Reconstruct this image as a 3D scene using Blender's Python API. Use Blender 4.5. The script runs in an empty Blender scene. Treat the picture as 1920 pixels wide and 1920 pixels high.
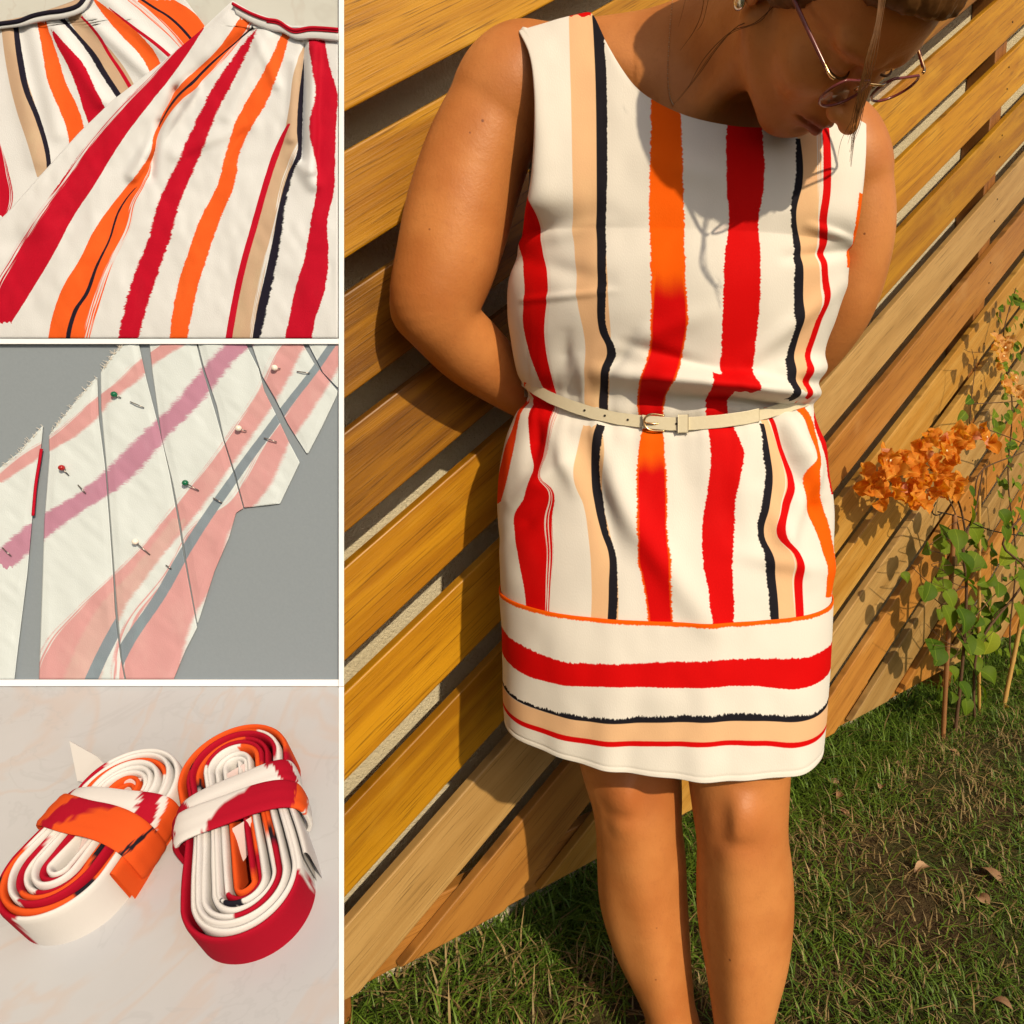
import bpy, math, random
import numpy as np
from mathutils import Vector, Matrix

# ------------------------------------------------------------------ camera, world, sun
SC = bpy.context.scene
FOC, CX, CY = 1450., 1282., 960.
PITCH, ROLL, CAMH = math.radians(11), math.radians(.9), 1.0
R0 = np.array([1, 0, 0.]); FW = np.array([0, math.cos(PITCH), -math.sin(PITCH)]); U0 = np.array([0, math.sin(PITCH), math.cos(PITCH)])
RT = R0 * math.cos(ROLL) + U0 * math.sin(ROLL); UP = -R0 * math.sin(ROLL) + U0 * math.cos(ROLL)
CAM = np.array([0, 0, CAMH])
cd = bpy.data.cameras.new('camera'); cam = bpy.data.objects.new('camera', cd); SC.collection.objects.link(cam)
cd.sensor_width = 36; cd.lens = 36 * FOC / 1920; cd.shift_x = -(CX - 960) / 1920; cd.clip_start = .02; cd.clip_end = 500
m3 = Matrix((RT, UP, -FW)).transposed(); cam.matrix_world = Matrix.Translation(CAM) @ m3.to_4x4()
SC.camera = cam

SUN_AZ, SUN_EL = math.radians(36), math.radians(32)       # to the right of "behind the camera"
SUNV = Vector((math.sin(SUN_AZ) * math.cos(SUN_EL), -math.cos(SUN_AZ) * math.cos(SUN_EL), math.sin(SUN_EL)))
w = bpy.data.worlds.new('World'); SC.world = w; w.use_nodes = True
wn = w.node_tree.nodes; bg = wn['Background']
sky = wn.new('ShaderNodeTexSky'); sky.sky_type = 'NISHITA'; sky.sun_disc = False
sky.sun_elevation = SUN_EL; sky.sun_rotation = math.atan2(SUNV.x, SUNV.y); sky.dust_density = 3.0
bg.inputs['Strength'].default_value = .085
w.node_tree.links.new(sky.outputs[0], bg.inputs['Color'])
sl = bpy.data.lights.new('sun', 'SUN'); sl.energy = 3.75; sl.angle = math.radians(.8); sl.color = (1, .83, .58)
so = bpy.data.objects.new('sun', sl); SC.collection.objects.link(so)
so.rotation_euler = SUNV.to_track_quat('Z', 'Y').to_euler(); so.location = (2, -3, 4)
SC.view_settings.view_transform = 'Standard'; SC.view_settings.look = 'None'; SC.view_settings.exposure = 0.0; SC.view_settings.gamma = 1
SC.render.engine = 'CYCLES'; SC.cycles.max_bounces = 5; SC.cycles.diffuse_bounces = 3; SC.cycles.glossy_bounces = 2; SC.cycles.transmission_bounces = 3; SC.cycles.caustics_reflective = False; SC.cycles.caustics_refractive = False

rnd = random.Random(5); rng = np.random.default_rng(5)

# ------------------------------------------------------------------ geometry helpers
def ray(x, y): return FW + RT * (x - CX) / FOC - UP * (y - CY) / FOC
def PD(x, y, d): return CAM + ray(x, y) * d
def PY(x, y, Y):
    r = ray(x, y); return CAM + r * (Y / r[1])
def PZ(x, y, z=0.):
    r = ray(x, y); return CAM + r * ((z - CAMH) / r[2])
FA = math.radians(45.5); FH = np.array([math.sin(FA), math.cos(FA), 0]); FN = np.array([math.cos(FA), -math.sin(FA), 0])
FB = np.array([.010036, 1.487724, .06])
def PF(x, y, off=0.):                          # pixel -> point on a plane parallel to the fence, off metres in front of it
    r = ray(x, y); return CAM + r * (((FB + FN * off - CAM) @ FN) / (r @ FN))
def FP(u, z, off=0.): return np.array([FB[0], FB[1], 0]) + FH * u + FN * off + np.array([0, 0, z])
def pix(q):
    q = np.asarray(q) - CAM; return CX + FOC * (q @ RT) / (q @ FW), CY - FOC * (q @ UP) / (q @ FW)

COL = SC.collection
def link(o, parent=None):
    COL.objects.link(o)
    if parent is not None: o.parent = parent
    return o
def mesh(name, V, Fs, mat=None, parent=None, smooth=True, uv=None, col=None):
    me = bpy.data.meshes.new(name)
    V = np.asarray(V, float).reshape(-1, 3)
    if isinstance(Fs, np.ndarray):
        n, k = Fs.shape
        me.vertices.add(len(V)); me.vertices.foreach_set('co', V.astype(np.float32).ravel())
        me.loops.add(n * k); me.loops.foreach_set('vertex_index', Fs.astype(np.int32).ravel())
        me.polygons.add(n); me.polygons.foreach_set('loop_start', np.arange(0, n * k, k, dtype=np.int32))
        me.update(calc_edges=True); me.validate()
    else:
        me.from_pydata([tuple(v) for v in V], [], [tuple(f) for f in Fs])
    me.polygons.foreach_set('use_smooth', np.full(len(me.polygons), smooth))
    if uv is not None:
        a = me.attributes.new('pq', 'FLOAT_VECTOR', 'POINT')
        u3 = np.zeros((len(V), 3), np.float32); u = np.asarray(uv); u3[:, :u.shape[1]] = u
        a.data.foreach_set('vector', u3.ravel())
    if col is not None:
        a = me.color_attributes.new('tint', 'FLOAT_COLOR', 'POINT')
        c4 = np.ones((len(V), 4), np.float32); c4[:, :3] = col
        a.data.foreach_set('color', c4.ravel())
    if mat: me.materials.append(mat)
    me.update()
    return link(bpy.data.objects.new(name, me), parent)
def empty(name, loc=(0, 0, 0), parent=None):
    o = bpy.data.objects.new(name, None); o.location = loc; o.empty_display_size = .05
    return link(o, parent)
def tag(o, label, cat=None, group=None):
    o['label'] = label
    if cat: o['category'] = cat
    if group: o['group'] = group
    return o
def kid(o, parent):                            # parent, keeping world coordinates written in the mesh
    o.parent = parent; o.matrix_parent_inverse = Matrix.Translation(parent.location).inverted() if parent.parent is None else Matrix()
    return o
def grid_faces(nu, nv, wrap=False):
    i = np.arange(nu if wrap else nu - 1); j = np.arange(nv - 1); I, J = np.meshgrid(i, j, indexing='ij')
    I2 = (I + 1) % nu
    return np.stack([I * nv + J, I2 * nv + J, I2 * nv + J + 1, I * nv + J + 1], -1).reshape(-1, 4)
def tube_vf(pts, rad, k=8, cap=True):
    P = np.asarray(pts, float); n = len(P); rad = np.broadcast_to(np.asarray(rad, float), (n,))
    T = np.gradient(P, axis=0); T /= np.linalg.norm(T, axis=1)[:, None] + 1e-12
    up = np.array([.13, .27, .95]) if abs(T[0] @ np.array([.13, .27, .95])) < .9 else np.array([1, 0, 0.])
    V = []; A = None
    for i in range(n):
        a = np.cross(T[i], up if A is None else np.cross(A, T[i])); a /= np.linalg.norm(a) + 1e-12
        if A is not None and a @ A < 0: a = -a
        A = a; b = np.cross(T[i], a)
        for q in range(k):
            t = 2 * math.pi * q / k; V.append(P[i] + rad[i] * (a * math.cos(t) + b * math.sin(t)))
    F = [(i * k + q, i * k + (q + 1) % k, (i + 1) * k + (q + 1) % k, (i + 1) * k + q) for i in range(n - 1) for q in range(k)]
    if cap: F += [tuple(range(k))[::-1], tuple(range((n - 1) * k, n * k))]
    return V, F
def smooth_path(pts, n):
    P = np.asarray(pts, float); t = np.linspace(0, len(P) - 1, n); out = []
    for x in t:
        i = min(int(x), len(P) - 2); u = x - i
        p0 = P[max(i - 1, 0)]; p1 = P[i]; p2 = P[i + 1]; p3 = P[min(i + 2, len(P) - 1)]
        out.append(.5 * ((2 * p1) + (-p0 + p2) * u + (2 * p0 - 5 * p1 + 4 * p2 - p3) * u * u + (-p0 + 3 * p1 - 3 * p2 + p3) * u ** 3))
    return np.array(out)
def tube(name, pts, rad, mat, parent=None, k=8, n=None):
    if n: pts = smooth_path(pts, n); rad = np.interp(np.linspace(0, 1, n), np.linspace(0, 1, len(np.atleast_1d(rad))), np.atleast_1d(rad))
    V, F = tube_vf(pts, rad, k); return mesh(name, V, F, mat, parent)
def prism_vf(poly, a, b, nrm, t0, t1, org):
    # polygon (2d list) in plane org + a*x + b*y, extruded along nrm from t0 to t1
    n = len(poly); V = [org + a * x + b * y + nrm * t1 for x, y in poly] + [org + a * x + b * y + nrm * t0 for x, y in poly]
    F = [tuple(range(n)), tuple(range(2 * n - 1, n - 1, -1))] + [((i + 1) % n, i, n + i, n + (i + 1) % n) for i in range(n)]
    return V, F
def bevel(o, wd, seg=2):
    m = o.modifiers.new('bevel', 'BEVEL'); m.width = wd; m.segments = seg; m.limit_method = 'ANGLE'; m.angle_limit = .6
    return o
def vnoise(x, y, seed=0):                      # cheap smooth value noise in [-1,1]
    x = np.asarray(x, float); y = np.asarray(y, float)
    xi = np.floor(x).astype(int); yi = np.floor(y).astype(int); xf = x - xi; yf = y - yi
    def hsh(i, j):
        h = (i * 374761393 + j * 668265263 + seed * 1274126177) & 0x7fffffff
        h = ((h ^ (h >> 13)) * 1274126177) & 0x7fffffff
        return (h % 10007) / 5003.5 - 1
    u = xf * xf * (3 - 2 * xf); v = yf * yf * (3 - 2 * yf)
    return (hsh(xi, yi) * (1 - u) + hsh(xi + 1, yi) * u) * (1 - v) + (hsh(xi, yi + 1) * (1 - u) + hsh(xi + 1, yi + 1) * u) * v

# ------------------------------------------------------------------ material helpers
class NT:
    def __init__(s, name, rough=.6, spec=.3, sss=0):
        s.mat = bpy.data.materials.new(name); s.mat.use_nodes = True; s.t = s.mat.node_tree; s.n = s.t.nodes; s.l = s.t.links
        s.b = s.n['Principled BSDF']; s.b.inputs['Roughness'].default_value = rough; s.b.inputs['Specular IOR Level'].default_value = spec
    def put(s, sock, v):
        if v is None: return
        if isinstance(v, bpy.types.NodeSocket): s.l.new(v, sock)
        elif isinstance(v, (tuple, list)) and len(v) == 3 and sock.type == 'RGBA': sock.default_value = (*v, 1)
        else: sock.default_value = v
    def m(s, op, a, b=None, c=None, clamp=False):
        n = s.n.new('ShaderNodeMath'); n.operation = op; n.use_clamp = clamp
        for i, v in enumerate((a, b, c)): s.put(n.inputs[i], v)
        return n.outputs[0]
    def mix(s, f, a, b, mode='MIX'):
        n = s.n.new('ShaderNodeMix'); n.data_type = 'RGBA'; n.blend_type = mode
        s.put(n.inputs[0], f); s.put(n.inputs[6], a); s.put(n.inputs[7], b); return n.outputs[2]
    def attr(s, name):
        n = s.n.new('ShaderNodeAttribute'); n.attribute_name = name; return n
    def vec(s, x=0., y=0., z=0.):
        n = s.n.new('ShaderNodeCombineXYZ')
        for i, v in enumerate((x, y, z)): s.put(n.inputs[i], v)
        return n.outputs[0]
    def sep(s, v):
        n = s.n.new('ShaderNodeSeparateXYZ'); s.put(n.inputs[0], v); return n.outputs
    def scale(s, v, k):
        n = s.n.new('ShaderNodeVectorMath'); n.operation = 'MULTIPLY'; s.put(n.inputs[0], v); n.inputs[1].default_value = k; return n.outputs[0]
    def noise(s, vec, scale=1., detail=3, rough=.55, dist=0., out=0):
        n = s.n.new('ShaderNodeTexNoise'); s.put(n.inputs['Vector'], vec); n.inputs['Scale'].default_value = scale
        n.inputs['Detail'].default_value = detail; n.inputs['Roughness'].default_value = rough; n.inputs['Distortion'].default_value = dist
        return n.outputs[out]
    def ramp(s, f, stops, interp='LINEAR'):
        n = s.n.new('ShaderNodeValToRGB'); s.put(n.inputs[0], f); r = n.color_ramp; r.interpolation = interp
        while len(r.elements) < len(stops): r.elements.new(.5)
        for e, (p, c) in zip(r.elements, stops):
            e.position = p; e.color = (*c, 1) if len(c) == 3 else c
        return n.outputs[0]
    def sstep(s, v, a, b):
        n = s.n.new('ShaderNodeMapRange'); n.interpolation_type = 'SMOOTHSTEP'; s.put(n.inputs[0], v)
        n.inputs[1].default_value = a; n.inputs[2].default_value = b; n.inputs[3].default_value = 0; n.inputs[4].default_value = 1; return n.outputs[0]
    def curve(s, x, pts):
        n = s.n.new('ShaderNodeFloatCurve'); s.put(n.inputs['Value'], x); mp = n.mapping; mp.use_clip = False; mp.clip_min_y = -1; mp.clip_max_y = 2
        c = mp.curves[0]; pts = sorted(pts)
        c.points[0].location = pts[0]; c.points[1].location = pts[-1]
        for p in pts[1:-1]: c.points.new(*p)
        mp.extend = 'HORIZONTAL'; mp.update(); return n.outputs[0]
    def color(s, c): s.put(s.b.inputs['Base Color'], c)
    def bump(s, h, dist=.001, strength=.5):
        n = s.n.new('ShaderNodeBump'); n.inputs['Strength'].default_value = strength; n.inputs['Distance'].default_value = dist
        s.put(n.inputs['Height'], h); s.l.new(n.outputs[0], s.b.inputs['Normal'])
    def obj(s):
        return s.n.new('ShaderNodeTexCoord').outputs['Object']
    def geo_pos(s):
        return s.n.new('ShaderNodeNewGeometry').outputs['Position']
    def objrand(s):
        return s.n.new('ShaderNodeObjectInfo').outputs['Random']
def plain(name, c, rough=.5, spec=.3, metal=0., var=.12, scale=60):
    k = NT(name, rough, spec); n = k.noise(k.obj(), scale, 3)
    k.color(k.mix(n, tuple(x * (1 - var) for x in c), tuple(min(1, x * (1 + var)) for x in c)))
    k.b.inputs['Metallic'].default_value = metal; return k.mat

WHITE = (.70, .675, .63); RED = (.56, .0025, .003); ORG = (.80, .105, .002); BEI = (.70, .44, .25); BLK = (.012, .011, .016)
def stripes_mat(name, W, stripes, base=WHITE, horiz=None, rough=.75, weave=900., soft=1.2, crisp=()):
    """print of painted stripes; attribute 'pq' holds (p, q[, sel]) in print units (W units wide).
    stripe: (colour, [(q, centre p, half width)...], ragged left, ragged right[, edge colour])"""
    k = NT(name, rough, .06); a = k.attr('pq').outputs['Vector']; s = k.sep(a)
    U = k.m('DIVIDE', s[0], W); Vv = k.m('DIVIDE', s[1], W)
    def bristle(u, v):
        n1 = k.noise(k.vec(k.m('MULTIPLY', u, 50.), k.m('MULTIPLY', v, 430.)), 1., 4, .75)
        n2 = k.noise(k.vec(k.m('MULTIPLY', u, 30.), k.m('MULTIPLY', v, 60.)), 1., 2, .5)
        return k.m('ADD', k.m('MULTIPLY', k.m('SUBTRACT', n1, .5), 1.5), k.m('MULTIPLY', k.m('SUBTRACT', n2, .5), .8))
    def paint(col, u, v, lst, br, st):
        lowj = k.noise(k.vec(k.m('MULTIPLY', u, 75.), k.m('MULTIPLY', v, 12.)), 1., 2, .5)
        for sdef in lst:
            c, pts, rl, rr = sdef[:4]; edge = sdef[4] if len(sdef) > 4 else None; streak = sdef[5] if len(sdef) > 5 else None; fade = sdef[6] if len(sdef) > 6 else 0
            q0, q1 = pts[0][0], pts[-1][0]
            cc = k.curve(v, [(q / W, p / W) for q, p, h in pts])
            hh = k.curve(v, [(q / W, h / W) for q, p, h in pts])
            d = k.m('SUBTRACT', u, cc)
            amp = k.m('ADD', k.m('MULTIPLY', k.m('LESS_THAN', d, 0.), (rl - rr) / W * 2), rr / W * 2)
            dd = k.m('SUBTRACT', k.m('SUBTRACT', hh, k.m('ABSOLUTE', d)), k.m('MULTIPLY', br, amp))
            jit = k.m('ADD', k.m('MULTIPLY', br, 3. / W), k.m('MULTIPLY', k.m('SUBTRACT', lowj, .5), 30. / W))
            msk = k.m('MULTIPLY', k.sstep(dd, 0., (1.2 if c in crisp else soft) / W), k.m('MULTIPLY', (k.sstep(k.m('ADD', v, jit), q0 / W, (q0 + fade) / W) if fade else k.m('GREATER_THAN', k.m('ADD', v, jit), q0 / W)), k.m('LESS_THAN', k.m('ADD', v, jit), q1 / W)))
            cl = c
            if edge:
                cl = k.mix(k.sstep(k.m('ADD', dd, k.m('MULTIPLY', br, 7. / W)), 1. / W, 6. / W), edge, c)
            wash = k.noise(k.vec(k.m('MULTIPLY', u, 14.), k.m('MULTIPLY', v, 8.)), 1., 4, .6)
            cl = k.mix(k.m('MULTIPLY', k.sstep(wash, .45, .75), .22), cl, (min(1, c[0] * 1.12 + .02), c[1] * 1.5 + .01, c[2] * 1.4 + .008))
            if streak:
                rel = k.m('DIVIDE', d, k.m('MAXIMUM', hh, .001))
                st2 = k.noise(k.vec(k.m('MULTIPLY', rel, 11.), k.m('MULTIPLY', v, 5.)), 1., 2, .6)
                ss = k.sstep(k.m('MULTIPLY', st2, k.sstep(k.m('MULTIPLY', rel, streak), .1, .8)), .44, .49)
                msk = k.m('MULTIPLY', msk, k.m('SUBTRACT', 1., k.m('MULTIPLY', ss, .9)))
            col = k.mix(msk, col, cl)
        return col
    br = bristle(U, Vv)
    st = k.noise(k.vec(k.m('MULTIPLY', U, 330.), k.m('MULTIPLY', Vv, 3.)), 1., 2, .6)
    mott = k.noise(k.vec(k.m('MULTIPLY', U, 9.), k.m('MULTIPLY', Vv, 9.)), 1., 4, .6)
    b0 = k.mix(mott, tuple(x * .97 for x in base), tuple(min(1, x * 1.03) for x in base))
    col = paint(b0, U, Vv, stripes, br, st)
    if horiz:
        hu, hv = k.m('DIVIDE', s[0], W), s[2]
        br2 = bristle(k.m('MULTIPLY', hv, .2), k.m('MULTIPLY', hu, 1.))
        col2 = b0
        for c, pts, rl, rr in horiz:
            cc = k.curve(hu, [(p / W, t) for p, t, h in pts]); hh = k.curve(hu, [(p / W, h) for p, t, h in pts])
            d = k.m('SUBTRACT', hv, cc)
            amp = k.m('ADD', k.m('MULTIPLY', k.m('LESS_THAN', d, 0.), rl - rr), rr)
            dd = k.m('SUBTRACT', k.m('SUBTRACT', hh, k.m('ABSOLUTE', d)), k.m('MULTIPLY', br2, amp))
            col2 = k.mix(k.sstep(dd, 0., .006), col2, c)
        col = k.mix(k.m('GREATER_THAN', s[2], -.0001), col, col2)
    k.color(col)
    wv = k.noise(k.vec(k.m('MULTIPLY', U, weave), k.m('MULTIPLY', Vv, weave * .5)), 1., 2, .5)
    k.bump(wv, .0006, .35)
    return k.mat

# ------------------------------------------------------------------ setting: ground, wall, fence
k = NT('soil', .95, .1); p = k.geo_pos()
n1 = k.noise(p, 4., 5, .6); n2 = k.noise(p, 60., 5, .7)
c = k.mix(n2, (.035, .023, .011), (.125, .085, .042)); c = k.mix(k.sstep(n1, .42, .62), c, k.mix(n2, (.02, .03, .008), (.09, .10, .03)))
k.color(c); k.bump(n2, .02, .8); SOIL = k.mat
N = 160
gx = np.concatenate([[-60, -20, -6], np.linspace(-2.2, 3.4, N), [8, 25, 60]]); gy = np.concatenate([[-60, -20, -5], np.linspace(-1.2, 3.8, N), [8, 25, 60]])
X, Y = np.meshgrid(gx, gy, indexing='ij')
def gz(x, y): return -.04 + .010 * vnoise(x * 3, y * 3, 1) + .006 * vnoise(x * 9, y * 9, 2) + .004 * vnoise(x * 27, y * 27, 3)
ground = mesh('ground', np.stack([X, Y, gz(X, Y)], -1).reshape(-1, 3), grid_faces(len(gx), len(gy)), SOIL)
ground['kind'] = 'structure'

k = NT('plaster', .95, .1); p = k.geo_pos(); n1 = k.noise(p, 180., 4, .7); n2 = k.noise(p, 3., 4, .6)
k.color(k.mix(n2, (.60, .53, .36), (.72, .66, .50))); k.bump(n1, .006, 1.0); PLASTER = k.mat
WOFF = -.105
V, F = prism_vf([(-3, -.2), (9, -.2), (9, 2.9), (-3, 2.9)], FH, np.array([0, 0, 1.]), FN, WOFF - .2, WOFF, np.array([FB[0], FB[1], 0]))
tag(mesh('plaster_wall', V, F, PLASTER, smooth=False), 'rough cream plaster wall showing through the gaps behind the slatted fence', 'wall')

def wood(name, dark, light, streak, rough=.42):
    k = NT(name, rough, .45); p = k.sep(k.attr('pq').outputs['Vector']); r = k.objrand()
    off = k.m('MULTIPLY', r, 37.)
    v = k.vec(k.m('ADD', k.m('MULTIPLY', p[0], 1.6), off), k.m('MULTIPLY', p[1], 26.), off)
    g1 = k.noise(v, 1., 5, .6, .6)
    v2 = k.vec(k.m('ADD', k.m('MULTIPLY', p[0], 9.), off), k.m('MULTIPLY', p[1], 420.), off)
    g2 = k.noise(v2, 1., 3, .6)
    v3 = k.vec(k.m('ADD', k.m('MULTIPLY', p[0], 5.), off), k.m('MULTIPLY', p[1], 9.), off); g3 = k.noise(v3, 1., 3, .6)
    c = k.mix(k.sstep(g1, .32, .68), dark, light)
    c = k.mix(k.m('MULTIPLY', k.sstep(g3, .55, .75), .55), c, streak)
    c = k.mix(k.m('MULTIPLY', k.sstep(g2, .54, .70), .75), c, tuple(x * .42 for x in dark))
    # knots
    kn = k.n.new('ShaderNodeTexVoronoi'); kn.inputs['Scale'].default_value = 1.; k.put(kn.inputs['Vector'], k.vec(k.m('ADD', k.m('MULTIPLY', p[0], 2.2), off), k.m('MULTIPLY', p[1], 7.), off))
    c = k.mix(k.sstep(kn.outputs['Distance'], .075, .03), c, (.03, .015, .006))
    c = k.mix(1., c, k.mix(r, (.76, .76, .74), (.98, .98, .94)), 'MULTIPLY')
    k.color(c); k.bump(k.m('ADD', g2, k.m('MULTIPLY', g1, .6)), .0012, .45); return k.mat
W_GOLD = wood('wood_gold', (.36, .145, .003), (.56, .27, .008), (.62, .34, .03))
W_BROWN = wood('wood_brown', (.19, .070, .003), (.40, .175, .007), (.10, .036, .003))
W_PALE = wood('wood_pale', (.40, .23, .075), (.50, .31, .115), (.36, .21, .07))
W_ORNG = wood('wood_orange', (.38, .155, .030), (.49, .22, .045), (.55, .30, .10))
W_POST = wood('wood_post', (.20, .075, .014), (.32, .13, .03), (.35, .17, .05))
W_YELL = wood('wood_yellow', (.45, .215, .030), (.57, .32, .075), (.40, .165, .02))
fence = empty('slatted_fence', tuple(FB - [0, 0, .06])); tag(fence, 'tall wooden fence of glossy diagonal slats behind the woman', 'fence')
def clip(poly, a, b, c):                      # keep a*u+b*z<=c
    out = []
    for i in range(len(poly)):
        p0, p1 = poly[i], poly[(i + 1) % len(poly)]; d0 = a * p0[0] + b * p0[1] - c; d1 = a * p1[0] + b * p1[1] - c
        if d0 <= 0: out.append(p0)
        if d0 * d1 < 0:
            t = d0 / (d0 - d1); out.append((p0[0] + (p1[0] - p0[0]) * t, p0[1] + (p1[1] - p0[1]) * t))
    return out
SA = math.radians(34.7); su, sz = math.cos(SA), math.sin(SA)
ORG0 = np.array([FB[0], FB[1], 0]); ZUP = np.array([0, 0, 1.])
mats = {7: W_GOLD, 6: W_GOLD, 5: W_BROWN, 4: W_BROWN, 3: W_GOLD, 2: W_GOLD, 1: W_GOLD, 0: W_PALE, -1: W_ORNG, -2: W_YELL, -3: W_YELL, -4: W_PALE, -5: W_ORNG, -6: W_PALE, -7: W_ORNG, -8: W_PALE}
UMIN, UMAX, ZMAX = -1.2, 2.5, 2.35
def wood_piece(name, poly, t0, t1, mat, ang=None, bev=.0025):
    V, F = prism_vf(poly, FH, ZUP, FN, t0, t1, ORG0)
    a = SA if ang is None else ang; ca, sa = math.cos(a), math.sin(a)
    uv = [(u * ca + z * sa, z * ca - u * sa) for u, z in poly] * 2
    o = mesh(name, V, F, mat, None, False, uv=np.array(uv)); kid(o, fence); return bevel(o, bev)
nailm = plain('nail_iron', (.03, .02, .015), .5, .4, .6)
ca = np.array([su, sz]); cb = np.array([-sz, su])
POSTS = [(-.76, -.69), (.20, .27), (1.185, 1.25), (2.2, 2.27)]
for kk in range(-13, 16):
    w0 = .438 + .1413 * kk + rnd.uniform(-.002, .002); w1 = w0 + .1045 + rnd.uniform(-.003, .003)
    L = 8; poly = [tuple(ca * -L + cb * w0), tuple(ca * L + cb * w0), tuple(ca * L + cb * w1), tuple(ca * -L + cb * w1)]
    z0 = .06 + rnd.uniform(-.008, .004)
    for cc in ((-1, 0, -UMIN), (1, 0, UMAX), (0, -1, -z0), (0, 1, ZMAX)):
        poly = clip(poly, *cc)
        if len(poly) < 3: break
    if len(poly) < 3: continue
    ar = abs(sum(poly[i][0] * poly[(i + 1) % len(poly)][1] - poly[(i + 1) % len(poly)][0] * poly[i][1] for i in range(len(poly)))) / 2
    if ar < .004: continue
    j = rnd.uniform(-.0015, .0015)
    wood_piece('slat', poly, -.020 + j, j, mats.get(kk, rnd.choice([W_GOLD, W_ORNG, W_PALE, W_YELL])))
    for (p0, p1) in POSTS[:3]:
        for t in (.28, .72):
            uu = (p0 + p1) / 2 + rnd.uniform(-.008, .008); zz = (w0 + (w1 - w0) * t + uu * sz) / su
            if .1 < zz < 2.2:
                q = FP(uu, zz, .0025 + j); V = [q] + [q + FH * .0028 * math.cos(i * math.pi / 3) + ZUP * .0028 * math.sin(i * math.pi / 3) - FN * .0015 for i in range(6)]
                o = mesh('nail', V, [(0, i + 1, (i + 1) % 6 + 1) for i in range(6)], nailm); kid(o, fence)
for p0, p1 in POSTS:
    wood_piece('post', [(p0, -.05), (p1, -.05), (p1, ZMAX), (p0, ZMAX)], WOFF + .003, -.0225, W_POST, math.pi / 2)
ru = [UMIN, *[x for p0, p1 in POSTS for x in (p0 - .002, p1 + .002)], UMAX]
for i in range(0, len(ru), 2):
    if ru[i + 1] - ru[i] > .02:
        for z0, z1, nm in ((.045, .135, 'bottom_rail'), (ZMAX - .1, ZMAX, 'top_rail')):
            wood_piece(nm, [(ru[i], z0), (ru[i + 1], z0), (ru[i + 1], z1), (ru[i], z1)], -.048, -.0225, W_ORNG if nm[0] == 'b' else W_GOLD, 0)

# grass: one mass of short blades, thicker along the fence
def grass_blades(n, seed):
    r = np.random.default_rng(seed)
    x = r.uniform(-1.3, 2.6, n); y = r.uniform(.25, 3.6, n)
    perp = (np.stack([x, y], 1) - FB[:2]) @ FN[:2]                       # distance in front of the fence
    dens = .55 + .6 * vnoise(x * 4.5, y * 4.5, 7) + .3 * vnoise(x * 13, y * 13, 8) + .9 * np.exp(-np.clip(perp, 0, 9) / .16)
    keep = (perp > -.09) & (perp < 1.9) & (r.uniform(0, 1, n) < np.clip(dens, .03, 1))
    x, y, perp = x[keep], y[keep], perp[keep]; n = len(x)
    near = np.exp(-np.clip(perp, 0, 9) / .18)
    Lh = r.uniform(.012, .042, n) * (1 + 1.6 * near * r.uniform(.3, 1.2, n)) ; wd = r.uniform(.0008, .0019, n) * (1 + .3 * near)
    az = r.uniform(0, 2 * np.pi, n); lean = r.uniform(.4, 1.9, n)
    d = np.stack([np.cos(az), np.sin(az)], 1); sd = np.stack([-np.sin(az), np.cos(az)], 1)
    z = gz(x, y) - .004; base = np.stack([x, y, z], 1); V = np.zeros((n, 5, 3)); s3 = np.concatenate([sd, np.zeros((n, 1))], 1)
    def at(t):
        b = np.zeros((n, 3)); b[:, :2] = d * (Lh * t * t * lean)[:, None]; b[:, 2] = Lh * (t - .35 * t * t * lean); return base + b
    V[:, 0] = at(0) - s3 * wd[:, None]; V[:, 1] = at(0) + s3 * wd[:, None]; V[:, 2] = at(.55) - s3 * wd[:, None] * .8; V[:, 3] = at(.55) + s3 * wd[:, None] * .8; V[:, 4] = at(1.)
    i = np.arange(n)[:, None] * 5; Fq = np.concatenate([i + [0, 1, 3], i + [0, 3, 2], i + [2, 3, 4]], 0)
    g = r.uniform(0, 1, n); dry = (r.uniform(0, 1, n) < np.clip(.24 - .3 * near + .5 * np.clip(.2 - vnoise(x * 4.5, y * 4.5, 7), 0, 1), .04, .8))
    col = np.stack([.045 + .075 * g, .095 + .105 * g, .007 + .012 * g], 1); col[dry] = np.stack([.19 + .12 * g, .14 + .08 * g, .06 + .03 * g], 1)[dry]
    return V.reshape(-1, 3), Fq, np.repeat(col, 5, 0)
k = NT('grass_blade', .55, .3); k.color(k.attr('tint').outputs['Color'])
k.b.inputs['Transmission Weight'].default_value = 0
V, Fq, cl = grass_blades(260000, 11)
gr = mesh('grass', V, Fq, k.mat, None, True, col=cl); gr['kind'] = 'stuff'; tag(gr, 'patchy short green and dry grass growing along the fence foot', 'grass')

# dry leaves on the ground
k = NT('dry_leaf_skin', .8, .2); r = k.objrand(); n = k.noise(k.obj(), 90., 4)
k.color(k.mix(n, k.mix(r, (.16, .07, .03), (.42, .27, .15)), k.mix(r, (.30, .14, .06), (.60, .42, .26)))); DRYL = k.mat
def leaf_vf(L=.05, W=.03, curl=.3, heart=False, nu=7, nv=5):
    V = []
    for i in range(nu):
        t = i / (nu - 1)
        wv = W * ((t ** .42 * (1 - t) ** .72 * 1.62) if heart else math.sin(math.pi * t ** .8) ** .8) if 0 < t < 1 else 0
        for j in range(nv):
            s = j / (nv - 1) * 2 - 1
            V.append((s * wv * .5, t * L, curl * L * (.5 * abs(s) ** 1.5 * math.sin(math.pi * t) * .6 - .9 * (t - .4) ** 2)))
    return V, [(i * nv + j, i * nv + j + 1, (i + 1) * nv + j + 1, (i + 1) * nv + j) for i in range(nu - 1) for j in range(nv - 1)]
V, F = leaf_vf(.036, .022, .5); dl_me = None
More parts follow.
